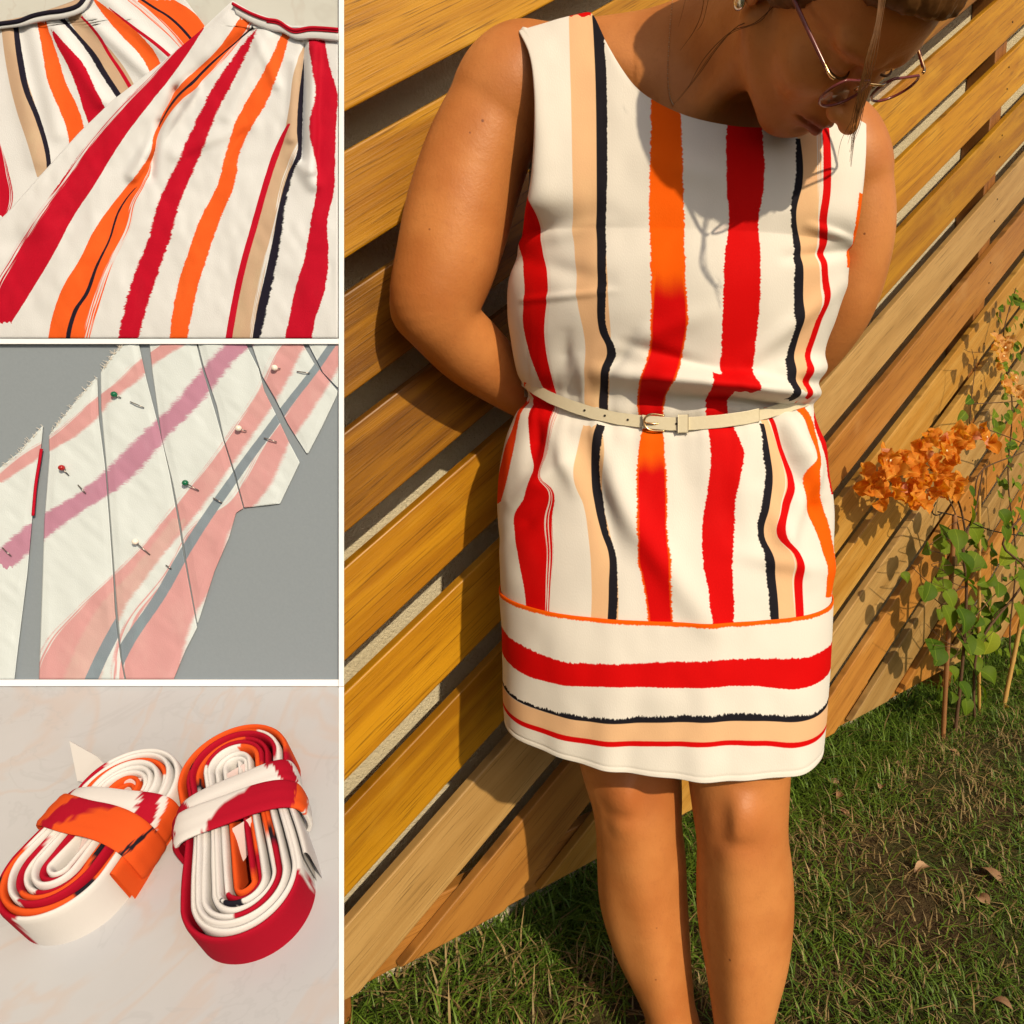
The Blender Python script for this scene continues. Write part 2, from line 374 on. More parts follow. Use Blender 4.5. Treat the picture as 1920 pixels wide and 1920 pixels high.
spots = [(1552, 1458, 'small pale curled dry leaf lying in the thick grass by the fence'), (1585, 1482, None), (1630, 1490, None), (1655, 1470, None), (1595, 1525, 'pale beige dry leaf alone beside the bare legs'),
         (1742, 1620, 'broad pinkish dry leaf in the middle of the lawn'), (1878, 1655, 'reddish brown pointed dry leaf on the trodden turf'), (1670, 1432, None), (1745, 1318, None), (1718, 1312, None), (1800, 1415, 'small tan dry leaf on bare soil before the bamboo stakes'), (1858, 1875, 'pale dry leaf on the soil patch far from the fence'), (1107, 1858, 'pale triangular dry leaf in the bare patch beside the shins'), (1855, 1700, 'faded dry leaf close to the reddish pointed leaf'), (1650, 1305, None)]
for i, (x, y, lab) in enumerate(spots):
    q = PZ(x, y, -.03)
    if dl_me is None: o = mesh('dry_leaf', V, F, DRYL); dl_me = o.data
    else: o = link(bpy.data.objects.new('dry_leaf', dl_me))
    o.location = (q[0], q[1], gz(q[0], q[1]) + .012); o.rotation_euler = (rnd.uniform(-.35, .35), rnd.uniform(-.3, .3), rnd.uniform(0, 6.28)); s = rnd.uniform(.8, 1.35) * (1.3 if i in (5, 6) else 1); o.scale = (s, s * (1.25 if i == 6 else 1), s)
    tag(o, lab or 'brown dry leaf among the scattered leaves at the fence foot', 'leaf', 'dry leaves scattered on the grass')

# ------------------------------------------------------------------ the woman: body as one blended surface
HS = 1.1
HP = CAM + HS * (np.array([.163, .75461, 1.26007]) - CAM)
HA = np.array([[.7566, .3904, .5246], [.6048, -.1128, -.7883], [.2485, -.9137, .3215]])     # columns: her left, face direction, crown
def hd(x, y, z): return HP + HA @ (np.array([x, y, z]) * HS)
prims = []
def cone(a, b, ra, rb, k=.02, sub=False): prims.append(('c', np.asarray(a, float), np.asarray(b, float), ra, rb, k, sub))
def ell(c, r, k=.02, M=None, sub=False): prims.append(('e', np.asarray(c, float), np.asarray(r, float), np.eye(3) if M is None else M, None, k, sub))
def hell(c, r, k=.012, sub=False): ell(hd(*c), np.array(r) * HS, k * HS, HA, sub)
def hcone(a, b, ra, rb, k=.01, sub=False): cone(hd(*a), hd(*b), ra * HS, rb * HS, k * HS, sub)
def limb(pts, n=26, k=.004, k0=.02):
    Q = np.array([[*PY(x, y, Y), r] for x, y, Y, r in pts]); Q = smooth_path(Q, n)
    for i in range(n - 1): cone(Q[i, :3], Q[i + 1, :3], Q[i, 3], Q[i + 1, 3], k0 if i < 4 else k)
# head
hell((0, -.098, .036), (.073, .094, .086))
hell((0, -.052, .030), (.061, .058, .055), .02)
hell((0, -.056, -.030), (.058, .055, .075), .02)
hell((0, -.052, -.078), (.049, .052, .038), .02)
hell((0, -.018, -.104), (.021, .018, .016), .02)
for s in (-1, 1):
    hell((s * .040, -.026, -.036), (.022, .022, .024), .022)
    hcone((s * .058, -.085, -.055), (s * .022, -.022, -.105), .014, .012, .025)
    hell((s * .032, .005, -.004), (.017, .012, .011), .012, True)
    hell((s * .031, -.014, -.005), (.0135, .0130, .0125), .004)
    hcone((s * .016, -.001, .016), (s * .048, -.012, .017), .008, .007, .014)
    hell((s * .073, -.100, -.012), (.007, .017, .029), .006)
    hell((s * .073, -.094, -.036), (.005, .008, .009), .006)
hcone((0, -.003, .004), (0, .018, -.038), .0068, .0092, .010)
hell((0, .0245, -.0445), (.0105, .0105, .0095), .009)
hell((0, -.014, -.070), (.025, .021, .019), .016)
for s in (-1, 1):
    hell((s * .0125, .0125, -.0450), (.0072, .0095, .0078), .005)
    hell((s * .0065, .0165, -.0545), (.0035, .005, .004), .003, True)
    hcone((s * .023, -.003, -.0725), (s * .005, .0095, -.0680), .0034, .0056, .004)
    hcone((s * .020, -.004, -.0765), (0, .0065, -.0805), .004, .0072, .004)
    hcone((s * .028, -.004, -.0740), (0, .0150, -.0738), .0020, .0022, .003, True)
hell((0, .004, -.060), (.006, .007, .008), .01)
hell((0, .004, -.0925), (.016, .006, .0045), .008, True)
# neck, shoulders
NB = PY(1335, 120, 1.04)
cone(hd(0, -.088, -.045), NB, .055, .058, .025)
cone(hd(-.035, -.075, -.062), PY(1310, 215, .985), .012, .010, .03)
SHL, SHR = PY(985, 150, 1.055), PY(1592, 275, 1.10)
cone(PY(1315, 95, 1.05), PY(1015, 120, 1.06), .050, .042, .05)
cone(PY(1345, 130, 1.06), PY(1580, 250, 1.10), .050, .044, .05)
ell(PY(1310, 330, 1.075), (.165, .098, .16), .05)
ell(PY(1310, 470, 1.075), (.175, .085, .13), .05)
cone(PY(1300, 185, 1.0), PY(1130, 110, 1.02), .013, .012, .03)          # collar bones
cone(PY(1345, 195, .995), PY(1500, 220, 1.03), .013, .012, .03)
# torso under the dress
cone(PY(1270, 560, 1.09), PY(1250, 760, 1.09), .085, .085, .06)
cone(PY(1150, 880, 1.09), PY(1370, 890, 1.09), .085, .085, .06)
# arms
limb([(985, 140, 1.058, .056), (935, 210, 1.052, .0585), (893, 300, 1.045, .0615), (862, 400, 1.038, .0635), (838, 490, 1.030, .0600), (817, 565, 1.026, .0540), (832, 605, 1.036, .0475), (885, 660, 1.075, .0470), (945, 710, 1.115, .0400), (1005, 757, 1.160, .0310)], 40)
ell(PY(766, 590, 1.032), (.014, .016, .018), .022)
limb([(1578, 275, 1.10, .050), (1600, 340, 1.105, .0505), (1611, 420, 1.112, .0480), (1603, 500, 1.122, .0445), (1580, 575, 1.135, .0425), (1540, 640, 1.165, .0400), (1497, 702, 1.20, .0320)], 30)
# hands clasped behind the back
def hand(wr, dirv, side):
    dirv = dirv / np.linalg.norm(dirv); lat = np.cross(dirv, [0, 1, 0]); lat /= np.linalg.norm(lat)
    pm = wr + dirv * .05; cone(wr, pm, .028, .030, .015)
    for i in range(4):
        a = pm + lat * (.012 * (i - 1.5)) + dirv * .02; b = a + dirv * (.035 + .006 * (i in (1, 2))) + np.array([0, .006, 0]); c2 = b + dirv * .02 + np.array([0, -.016, 0])
        cone(a, b, .0088, .0082, .004); cone(b, c2, .0082, .0072, .004)
    a = wr + dirv * .02 - lat * side * .022; b = a + dirv * .03 - lat * side * .018; cone(a, b, .010, .0085, .006)
hand(PY(1005, 757, 1.165), np.array([1, .25, -.1]), 1); hand(PY(1495, 705, 1.215), np.array([-1, .05, -.35]), -1)
# legs (she leans back on the fence, feet a little forward)
limb([(1138, 960, 1.09, .092), (1166, 1250, 1.07, .085), (1180, 1400, 1.055, .0750), (1194, 1490, 1.045, .0660), (1198, 1545, 1.042, .0625), (1203, 1610, 1.046, .0655), (1207, 1680, 1.046, .0655), (1222, 1760, 1.036, .0575), (1243, 1840, 1.020, .0440), (1259, 1905, 1.010, .0360), (1265, 1955, 1.005, .0355)], 44)
ell(PY(1180, 1484, .992), (.026, .023, .030), .022)
ell(PY(1174, 1540, .990), (.015, .014, .012), .018)
ell(PY(1214, 1500, .966), (.011, .011, .026), .022, None, True)
cone(PY(1186, 1560, 1.000), PY(1255, 1920, .985), .013, .010, .03)
cone(np.array([-.004, 1.015, -.008]), np.array([-.035, .89, -.020]), .032, .022, .03)
RLEG0 = len(prims)
limb([(1370, 960, 1.09, .092), (1378, 1250, 1.04, .086), (1384, 1400, 1.015, .0755), (1388, 1500, 1.000, .0680), (1392, 1570, .994, .0640), (1396, 1640, .998, .0685), (1398, 1710, .996, .0690), (1400, 1790, .982, .0610), (1397, 1860, .970, .0500), (1393, 1930, .962, .0400), (1392, 1965, .960, .0385)], 44)
ell(PY(1384, 1532, .942), (.027, .023, .032), .022)
ell(PY(1380, 1590, .942), (.016, .014, .013), .018)
ell(PY(1347, 1545, .922), (.011, .011, .028), .022, None, True)
cone(PY(1382, 1620, .944), PY(1391, 1930, .925), .014, .010, .03)
cone(np.array([.078, .97, -.008]), np.array([.098, .845, -.020]), .033, .023, .03)

def pd_(p, X):
    if p[0] == 'c':
        _, a, b, ra, rb, _, _ = p; ab = b - a; t = np.clip(((X - a) @ ab) / (ab @ ab), 0, 1)
        return np.linalg.norm(X - a - t[..., None] * ab, axis=-1) - (ra + t * (rb - ra))
    _, c, r, M, _, _, _ = p; q = (X - c) @ M; k0 = np.linalg.norm(q / r, axis=-1); k1 = np.linalg.norm(q / r ** 2, axis=-1) + 1e-9
    return k0 * (k0 - 1) / k1
def blend(D, d, k, sub):
    if sub:
        d = -d; h = np.maximum(k - np.abs(D - d), 0) / k; return np.maximum(D, d) + h * h * k / 4
    h = np.maximum(k - np.abs(D - d), 0) / k; return np.minimum(D, d) - h * h * k / 4
def bounds(p):
    if p[0] == 'c': lo = np.minimum(p[1] - p[3], p[2] - p[4]); hi = np.maximum(p[1] + p[3], p[2] + p[4])
    else: r = np.abs(p[3]) @ p[2]; lo = p[1] - r; hi = p[1] + r
    return lo - p[5] - .008, hi + p[5] + .008
def field(lo, hi, h, ps):
    n = np.ceil((hi - lo) / h).astype(int) + 1; D = np.full(n, .5, np.float32)
    ax = [lo[i] + h * np.arange(n[i]) for i in range(3)]
    for p in ps:
        b0, b1 = bounds(p); i0 = np.clip(np.floor((b0 - lo) / h).astype(int), 0, n); i1 = np.clip(np.ceil((b1 - lo) / h).astype(int) + 1, 0, n)
        if (i1 <= i0).any(): continue
        sl_ = tuple(slice(i0[i], i1[i]) for i in range(3))
        X = np.stack(np.meshgrid(*[ax[i][sl_[i]] for i in range(3)], indexing='ij'), -1).astype(np.float32)
        D[sl_] = blend(D[sl_], pd_(p, X).astype(np.float32), p[5], p[6])
    return D
def surface_nets(D, lo, h):
    S = D < 0; a = np.zeros(np.array(D.shape) - 1, np.uint8)
    cs = [(i, j, l) for i in (0, 1) for j in (0, 1) for l in (0, 1)]
    nx, ny, nz = D.shape
    for i, j, l in cs: a += S[i:nx - 1 + i, j:ny - 1 + j, l:nz - 1 + l]
    act = np.argwhere((a > 0) & (a < 8)); idx = np.full(a.shape, -1, np.int32); idx[tuple(act.T)] = np.arange(len(act))
    vals = {c: D[act[:, 0] + c[0], act[:, 1] + c[1], act[:, 2] + c[2]] for c in cs}
    acc = np.zeros((len(act), 3)); cnt = np.zeros(len(act))
    for c0 in cs:
        for ax in range(3):
            if c0[ax]: continue
            c1 = list(c0); c1[ax] = 1; c1 = tuple(c1); f0, f1 = vals[c0], vals[c1]; mk = (f0 < 0) != (f1 < 0)
            t = f0 / np.where(mk, f0 - f1, 1); pos = np.tile(np.array(c0, float), (len(act), 1)); pos[:, ax] = t
            acc[mk] += pos[mk]; cnt[mk] += 1
    V = lo + h * (act + acc / cnt[:, None]); Q = []
    for ax in range(3):
        b, c = (ax + 1) % 3, (ax + 2) % 3
        sl0 = [slice(1, -1)] * 3; sl0[ax] = slice(0, -1); sl1 = [slice(1, -1)] * 3; sl1[ax] = slice(1, None)
        s0, s1 = S[tuple(sl0)], S[tuple(sl1)]
        for mk, flip in ((s0 & ~s1, False), (~s0 & s1, True)):
            e = np.argwhere(mk); e = e + np.array([0 if q == ax else 1 for q in range(3)])
            if not len(e): continue
            def cell(db, dc):
                q = e.copy(); q[:, b] += db; q[:, c] += dc; return idx[tuple(q.T)]
            f = np.stack([cell(-1, -1), cell(0, -1), cell(0, 0), cell(-1, 0)], 1)
            Q.append(f[:, ::-1] if flip else f)
    return V, np.concatenate(Q)
def evalp(X, ps):
    if ps is prims and len(ps) > RLEG0: return blend(evalp(X, ps[:RLEG0]), evalp(X, ps[RLEG0:]), .008, False)
    D = np.full(len(X), .5)
    for p in ps:
        b0, b1 = bounds(p); mk = ((X > b0) & (X < b1)).all(1)
        if mk.any(): D[mk] = blend(D[mk], pd_(p, X[mk]), p[5], p[6])
    return D

allb = np.array([bounds(p) for p in prims]); lo = allb[:, 0].min(0); hi = allb[:, 1].max(0); lo[2] = max(lo[2], -.06)
Hh = .0034; Df = blend(field(lo, hi, Hh, prims[:RLEG0]), field(lo, hi, Hh, prims[RLEG0:]), .008, False); Vb, Qb = surface_nets(Df, lo, Hh); del Df
for _ in range(2):                              # pull the vertices exactly onto the surface
    e = .0008; g = np.stack([evalp(Vb + np.eye(3)[i] * e, prims) - evalp(Vb - np.eye(3)[i] * e, prims) for i in range(3)], 1) / (2 * e)
    d = evalp(Vb, prims); gl = np.maximum((g * g).sum(1), .2); Vb = Vb - np.clip(d / gl, -.002, .002)[:, None] * g
# lip colour, blush as skin pigment
loc = ((Vb - HP) @ HA) / HS
lip = np.exp(-(((loc[:, 0]) / .024) ** 4 + ((loc[:, 2] + .0745) / .0105) ** 4)) * (loc[:, 1] > -.010)
knee = sum(np.exp(-((Vb - PY(x, y, YY)) ** 2).sum(1) / .055 ** 2) for x, y, YY in ((1186, 1490, .975), (1386, 1545, .95)))
tint = np.stack([np.clip(lip, 0, 1), np.clip(knee, 0, 1), np.zeros(len(Vb))], 1)
k = NT('skin', .48, .35); tn = k.sep(k.attr('tint').outputs['Vector']); p = k.geo_pos()
n1 = k.noise(p, 9., 3); n2 = k.noise(p, 300., 3); n3 = k.noise(p, 38., 3)
c = k.mix(k.sstep(n1, .25, .75), (.40, .140, .034), (.57, .240, .072)); c = k.mix(k.m('MULTIPLY', n3, .35), c, (.47, .14, .040))
n4 = k.noise(p, 130., 4, .7); c = k.mix(k.m('MULTIPLY', k.sstep(n4, .5, .75), .25), c, (.34, .115, .035)); k.put(k.b.inputs['Roughness'], k.m('ADD', .36, k.m('MULTIPLY', n4, .25)))
c = k.mix(k.m('MULTIPLY', tn[1], .45), c, (.40, .10, .028)); c = k.mix(tn[0], c, (.25, .05, .032))
vo = k.n.new('ShaderNodeTexVoronoi'); vo.inputs['Scale'].default_value = 19.; k.put(vo.inputs['Vector'], p)
c = k.mix(k.m('MULTIPLY', k.sstep(vo.outputs['Distance'], .045, .025), .8), c, (.14, .04, .015))
k.color(c); k.bump(k.m('ADD', n2, n4), .0009, .35); k.b.inputs['Subsurface Weight'].default_value = .0; k.b.inputs['Subsurface Radius'].default_value = (.012, .004, .002); k.b.inputs['Subsurface Scale'].default_value = .6
SKIN = k.mat
person = empty('person', (.03, 1.08, 0)); tag(person, 'woman in a striped sleeveless dress bowing her head, hands behind her back', 'person')
body = kid(mesh('body', Vb, Qb, SKIN, col=tint), person)

# ------------------------------------------------------------------ dress
RINGS = [  # left silhouette, right silhouette, axis Y, wanted front-centre py (None -> ry given), ry
    ((985, 450), (1592, 468), 1.060, .122), ((962, 520), (1584, 520), 1.062, .134), ((958, 585), (1566, 590), 1.066, .136),
    ((965, 640), (1545, 650), 1.070, .130), ((975, 695), (1530, 705), 1.075, .124), ((987, 735), (1517, 748), 1.080, .112),
    ((968, 785), (1530, 795), 1.080, .118), ((948, 850), (1546, 870), 1.080, .128), ((940, 925), (1558, 945), 1.080, .136),
    ((943, 1010), (1561, 1035), 1.068, .140), ((946, 1096), (1555, 1116), 1.058, .142), ((949, 1180), (1550, 1210), 1.048, .142),
    ((953, 1260), (1544, 1300), 1.040, .140), ((958, 1330), (1537, 1392), 1.032, .138)]
def interp_rings(n):
    t = np.linspace(0, len(RINGS) - 1, n); A = np.array([[*l, *r, y, ry] for l, r, y, ry in RINGS], float)
    return smooth_path(A, n)
# drape: ridges (x0,y0,x1,y1,width px,height m) in print coordinates
FOLDS = [(1130, 830, 1180, 960, 22, .007), (1180, 960, 1300, 1130, 26, .008), (1110, 870, 1150, 1010, 20, -.006), (1050, 830, 1075, 900, 16, .006),
         (1300, 712, 1520, 742, 20, .026), (1150, 700, 1300, 722, 18, .010), (1470, 700, 1540, 690, 20, .012), (1330, 745, 1460, 757, 12, -.008),
         (985, 455, 1110, 425, 16, .004), (990, 490, 1110, 520, 18, -.003), (1150, 655, 1290, 600, 20, .004), (1150, 690, 1180, 640, 12, -.006), (1200, 650, 1330, 690, 12, -.005), (1420, 660, 1545, 560, 16, .005),
         (1535, 430, 1600, 455, 10, .006), (1500, 480, 1595, 470, 12, -.005), (1480, 790, 1520, 900, 18, .012), (1520, 870, 1470, 1010, 20, .008), (1455, 800, 1480, 880, 12, -.007), (1500, 900, 1545, 1000, 16, -.006),
         (1440, 950, 1500, 1060, 18, .006), (1400, 1040, 1540, 1065, 18, .004), (1280, 830, 1300, 1000, 30, -.003), (980, 930, 1040, 880, 16, .007), (1000, 860, 1010, 800, 14, -.006), (960, 1000, 1010, 960, 16, -.004),
         (1010, 560, 1125, 548, 5, .0030), (1240, 300, 1330, 330, 25, .003), (1100, 760, 1090, 690, 10, .004), (1055, 690, 1060, 640, 12, -.004), (1380, 850, 1400, 990, 22, .003)]
def drape(p, q):
    d = np.zeros_like(p)
    for x0, y0, x1, y1, wd, am in FOLDS:
        ux, uy = x1 - x0, y1 - y0; L2 = ux * ux + uy * uy; t = np.clip(((p - x0) * ux + (q - y0) * uy) / L2, -.25, 1.25)
        e = ((p - x0 - t * ux) ** 2 + (q - y0 - t * uy) ** 2) / wd ** 2; d += 1.5 * am * np.exp(-e) * np.clip(1 - np.abs(t - .5) * .9, .25, 1)
    bq = 739 + 55 * np.clip(1 - ((p - 1250) / 300) ** 2, 0, 1)
    g = np.exp(-np.abs(q - bq) / 55) * (np.abs(q - bq) > 4)
    d += .0022 * g * np.sin(p * .105 + 2.6 * np.sin(p * .021)) + .0009 * g * np.sin(p * .31 + 1.)
    d += .0022 * vnoise(p / 95, q / 120, 21) + .0008 * vnoise(p / 30, q / 45, 22)
    d -= .0035 * g * np.exp(-(np.sin(p * .047 + 1.7 * np.sin(p * .013)) / .22) ** 2)
    hw_ = np.clip((q - 1120) / 330, 0, 1); d += hw_ ** 1.5 * (.0030 * np.sin(p * .034 + .8) + .0018 * np.sin(p * .071 + q * .006))
    return d - .010 * np.exp(-((q - bq) / 16) ** 2)
NTH, NROW = 520, 430
th = np.linspace(0, 2 * np.pi, NTH, endpoint=False); half = NTH // 2
def ring_pts(R, off=0.):
    Lp = PY(R[0], R[1], R[4]); Rp = PY(R[2], R[3], R[4]); c = (Lp + Rp) / 2; a = (Rp - Lp) / 2
    b = np.array([a[1], -a[0], 0]); b /= np.linalg.norm(b)
    if b[1] > 0: b = -b
    ct, st = np.cos(th), np.sin(th); sx = -np.sign(ct) * np.abs(ct) ** .9; sy = np.sign(st) * np.abs(st) ** .9
    ry = np.where(st >= 0, R[5], R[5] * .85)
    P = c + np.outer(sx, a) + np.outer(sy * ry, b)
    nr = np.outer(sx / np.linalg.norm(a) ** 2, a) + np.outer(sy / R[5], b); nr /= np.linalg.norm(nr, axis=1)[:, None]
    return P, nr
def pqof(P):
    X = P - CAM; d = X @ FW; return CX + FOC * (X @ RT) / d, CY - FOC * (X @ UP) / d
def ring_print(P):
    p, q = pqof(P); i = np.arange(NTH); mir = np.where(i <= half, i, NTH - i); return p[mir], q[mir]
RR = interp_rings(NROW); seam_row = int(round(10 / 13 * (NROW - 1)))
def tube_part(rows, off, sel):
    Vs, UV = [], []
    for r in rows:
        P, nr = ring_pts(RR[r]); p, q = ring_print(P); d = drape(p, q); fade = np.where(np.arange(NTH) <= half, 1, .35)
        Vs.append(P + nr * (d * fade + off)[:, None]); UV.append(np.stack([p, q, sel(r) * np.ones(NTH)], 1))
    return np.stack(Vs, 1).reshape(-1, 3), np.stack(UV, 1).reshape(-1, 3)
rows = list(range(0, seam_row + 3))
Vt, UVt = tube_part(rows, 0., lambda r: -1.); Ft = grid_faces(NTH, len(rows), True)
# front and back yokes above the underarm
def poly_at(pts, n):
    P = np.array(pts, float); s = np.concatenate([[0], np.cumsum(np.linalg.norm(np.diff(P[:, :2], axis=0), axis=1))]); C = smooth_path(P, 400)
    s = np.concatenate([[0], np.cumsum(np.linalg.norm(np.diff(C[:, :2], axis=0), axis=1))]); t = np.linspace(0, s[-1], n); return np.stack([np.interp(t, s, C[:, i]) for i in range(C.shape[1])], 1)
NU, NVV = half + 1, 190
P0, _ = ring_pts(RR[0]); p0, q0 = pqof(P0)
bot = np.stack([p0[:NU], q0[:NU], P0[:NU, 1]], 1)
sideL = poly_at([(bot[0, 0], bot[0, 1], bot[0, 2]), (990, 395, .995), (1000, 330, .978), (1005, 240, .972), (1003, 160, .975), (994, 100, .985), (972, 54, 1.005)], NVV)
sideR = poly_at([(bot[-1, 0], bot[-1, 1], bot[-1, 2]), (1606, 420, 1.02), (1616, 350, 1.005), (1621, 290, 1.01), (1622, 230, 1.04)], NVV)
tl = poly_at([(972, 54, 1.005), (1040, 33, 1.000), (1108, 17, 1.000)], 46); tn_ = poly_at([(1108, 17, 1.000), (1135, 80, .985), (1180, 150, .972), (1225, 188, .962), (1290, 218, .955), (1370, 236, .950), (1440, 240, .955), (1500, 228, .97), (1545, 205, .99)], NU - 46 - 24 + 2)
tr = poly_at([(1545, 205, .99), (1585, 212, 1.01), (1622, 230, 1.04)], 24)
top = np.concatenate([tl[:-1], tn_, tr[1:]])
# follow the columns of the print at the bottom: strap corner columns lie above their own stripe
u = np.linspace(0, 1, NU)[:, None, None]; v = np.linspace(0, 1, NVV)[None, :, None]
tp = np.interp(np.linspace(0, 1, NU), np.linspace(0, 1, len(top)), np.arange(len(top)))
top = np.stack([np.interp(tp, np.arange(len(top)), top[:, i]) for i in range(3)], 1)
xs_top = np.cumsum(np.maximum(np.abs(np.diff(top[:, 0])), .4)); xs_top = np.concatenate([[0], xs_top]) / xs_top[-1]
xs_bot = (bot[:, 0] - bot[0, 0]) / (bot[-1, 0] - bot[0, 0])
top = np.stack([np.interp(xs_bot, xs_top, top[:, i]) for i in range(3)], 1)
uu = xs_bot[:, None, None]
Sx = (1 - v) * bot[:, None, :] + v * top[:, None, :] + (1 - uu) * sideL[None] + uu * sideR[None] - ((1 - uu) * (1 - v) * bot[0] + uu * (1 - v) * bot[-1] + (1 - uu) * v * top[0] + uu * v * top[-1])
bu = np.sin(np.pi * uu[..., 0]) * (16 * (v[..., 0] * (1 - v[..., 0])) ** 2); Yl = (1 - v[..., 0]) * bot[:, None, 2] + v[..., 0] * top[:, None, 2]; Yf = Yl + (1 - uu[..., 0]) ** 7 * (sideL[None, :, 2] - Yl[:1]) + uu[..., 0] ** 7 * (sideR[None, :, 2] - Yl[-1:]) - .004 * bu
Pf = np.stack([PY(a_, b_, c_) for a_, b_, c_ in zip(Sx[..., 0].ravel(), Sx[..., 1].ravel(), Yf.ravel())]).reshape(NU, NVV, 3)
dd = drape(Sx[..., 0], Sx[..., 1]); Pf[..., 1] -= dd
r0_ = Vt.reshape(NTH, len(rows), 3)[:NU, 0]; dl_ = r0_ - Pf[:, 0]; Pf += dl_[:, None] * np.exp(-np.arange(NVV) / 14.)[None, :, None]
# back yoke
Pb_ = np.zeros((NU, 60, 3)); ib = [(NTH - i) % NTH for i in range(NU)]
botb = Vt.reshape(NTH, len(rows), 3)[ib, 0]; topb = Pf[:, -1].copy(); ctr = np.clip((top[:, 1] - 60) / 200, 0, 1)
topb[:, 1] += .035; topb[:, 2] += .004; vv = np.linspace(0, 1, 60)[None, :, None]
nk = (np.arange(NU) > np.searchsorted(top[:, 0], 1108)) & (np.arange(NU) < np.searchsorted(top[:, 0], 1545))
tb2 = topb.copy(); tb2[:, 2] = np.interp(np.arange(NU), np.arange(NU)[~nk], topb[~nk, 2]) - .01 * nk; tb2[:, 1] = np.where(nk, 1.13, topb[:, 1])
Pb_ = (1 - vv) * botb[:, None] + vv * tb2[:, None]; Pb_[..., 1] += .03 * np.sin(np.pi * vv[..., 0])
# close over the shoulders
off1 = len(Vt); off2 = off1 + NU * NVV
Vd = np.concatenate([Vt, Pf.reshape(-1, 3), Pb_.reshape(-1, 3)])
UVd = np.concatenate([UVt, np.stack([Sx[..., 0], Sx[..., 1], -np.ones_like(Sx[..., 0])], -1).reshape(-1, 3), np.stack([np.repeat(Sx[:, -1:, 0], 60, 1), np.repeat(np.linspace(450, 100, 60)[None], NU, 0), -np.ones((NU, 60))], -1).reshape(-1, 3)])
Fy = grid_faces(NU, NVV); Fy = np.where(Fy % NVV == 0, Fy // NVV * len(rows), Fy + off1)
Fd = np.concatenate([Ft, Fy[:, ::-1], grid_faces(NU, 60)[:, ::-1] + off2])
sh = [i for i in range(NU - 1) if not (nk[i] or nk[i + 1])]
Fs_ = np.array([[off1 + i * NVV + NVV - 1, off1 + (i + 1) * NVV + NVV - 1, off2 + (i + 1) * 60 + 59, off2 + i * 60 + 59] for i in sh]); Fd = np.concatenate([Fd, Fs_])
RO = (.80, .045, .004)
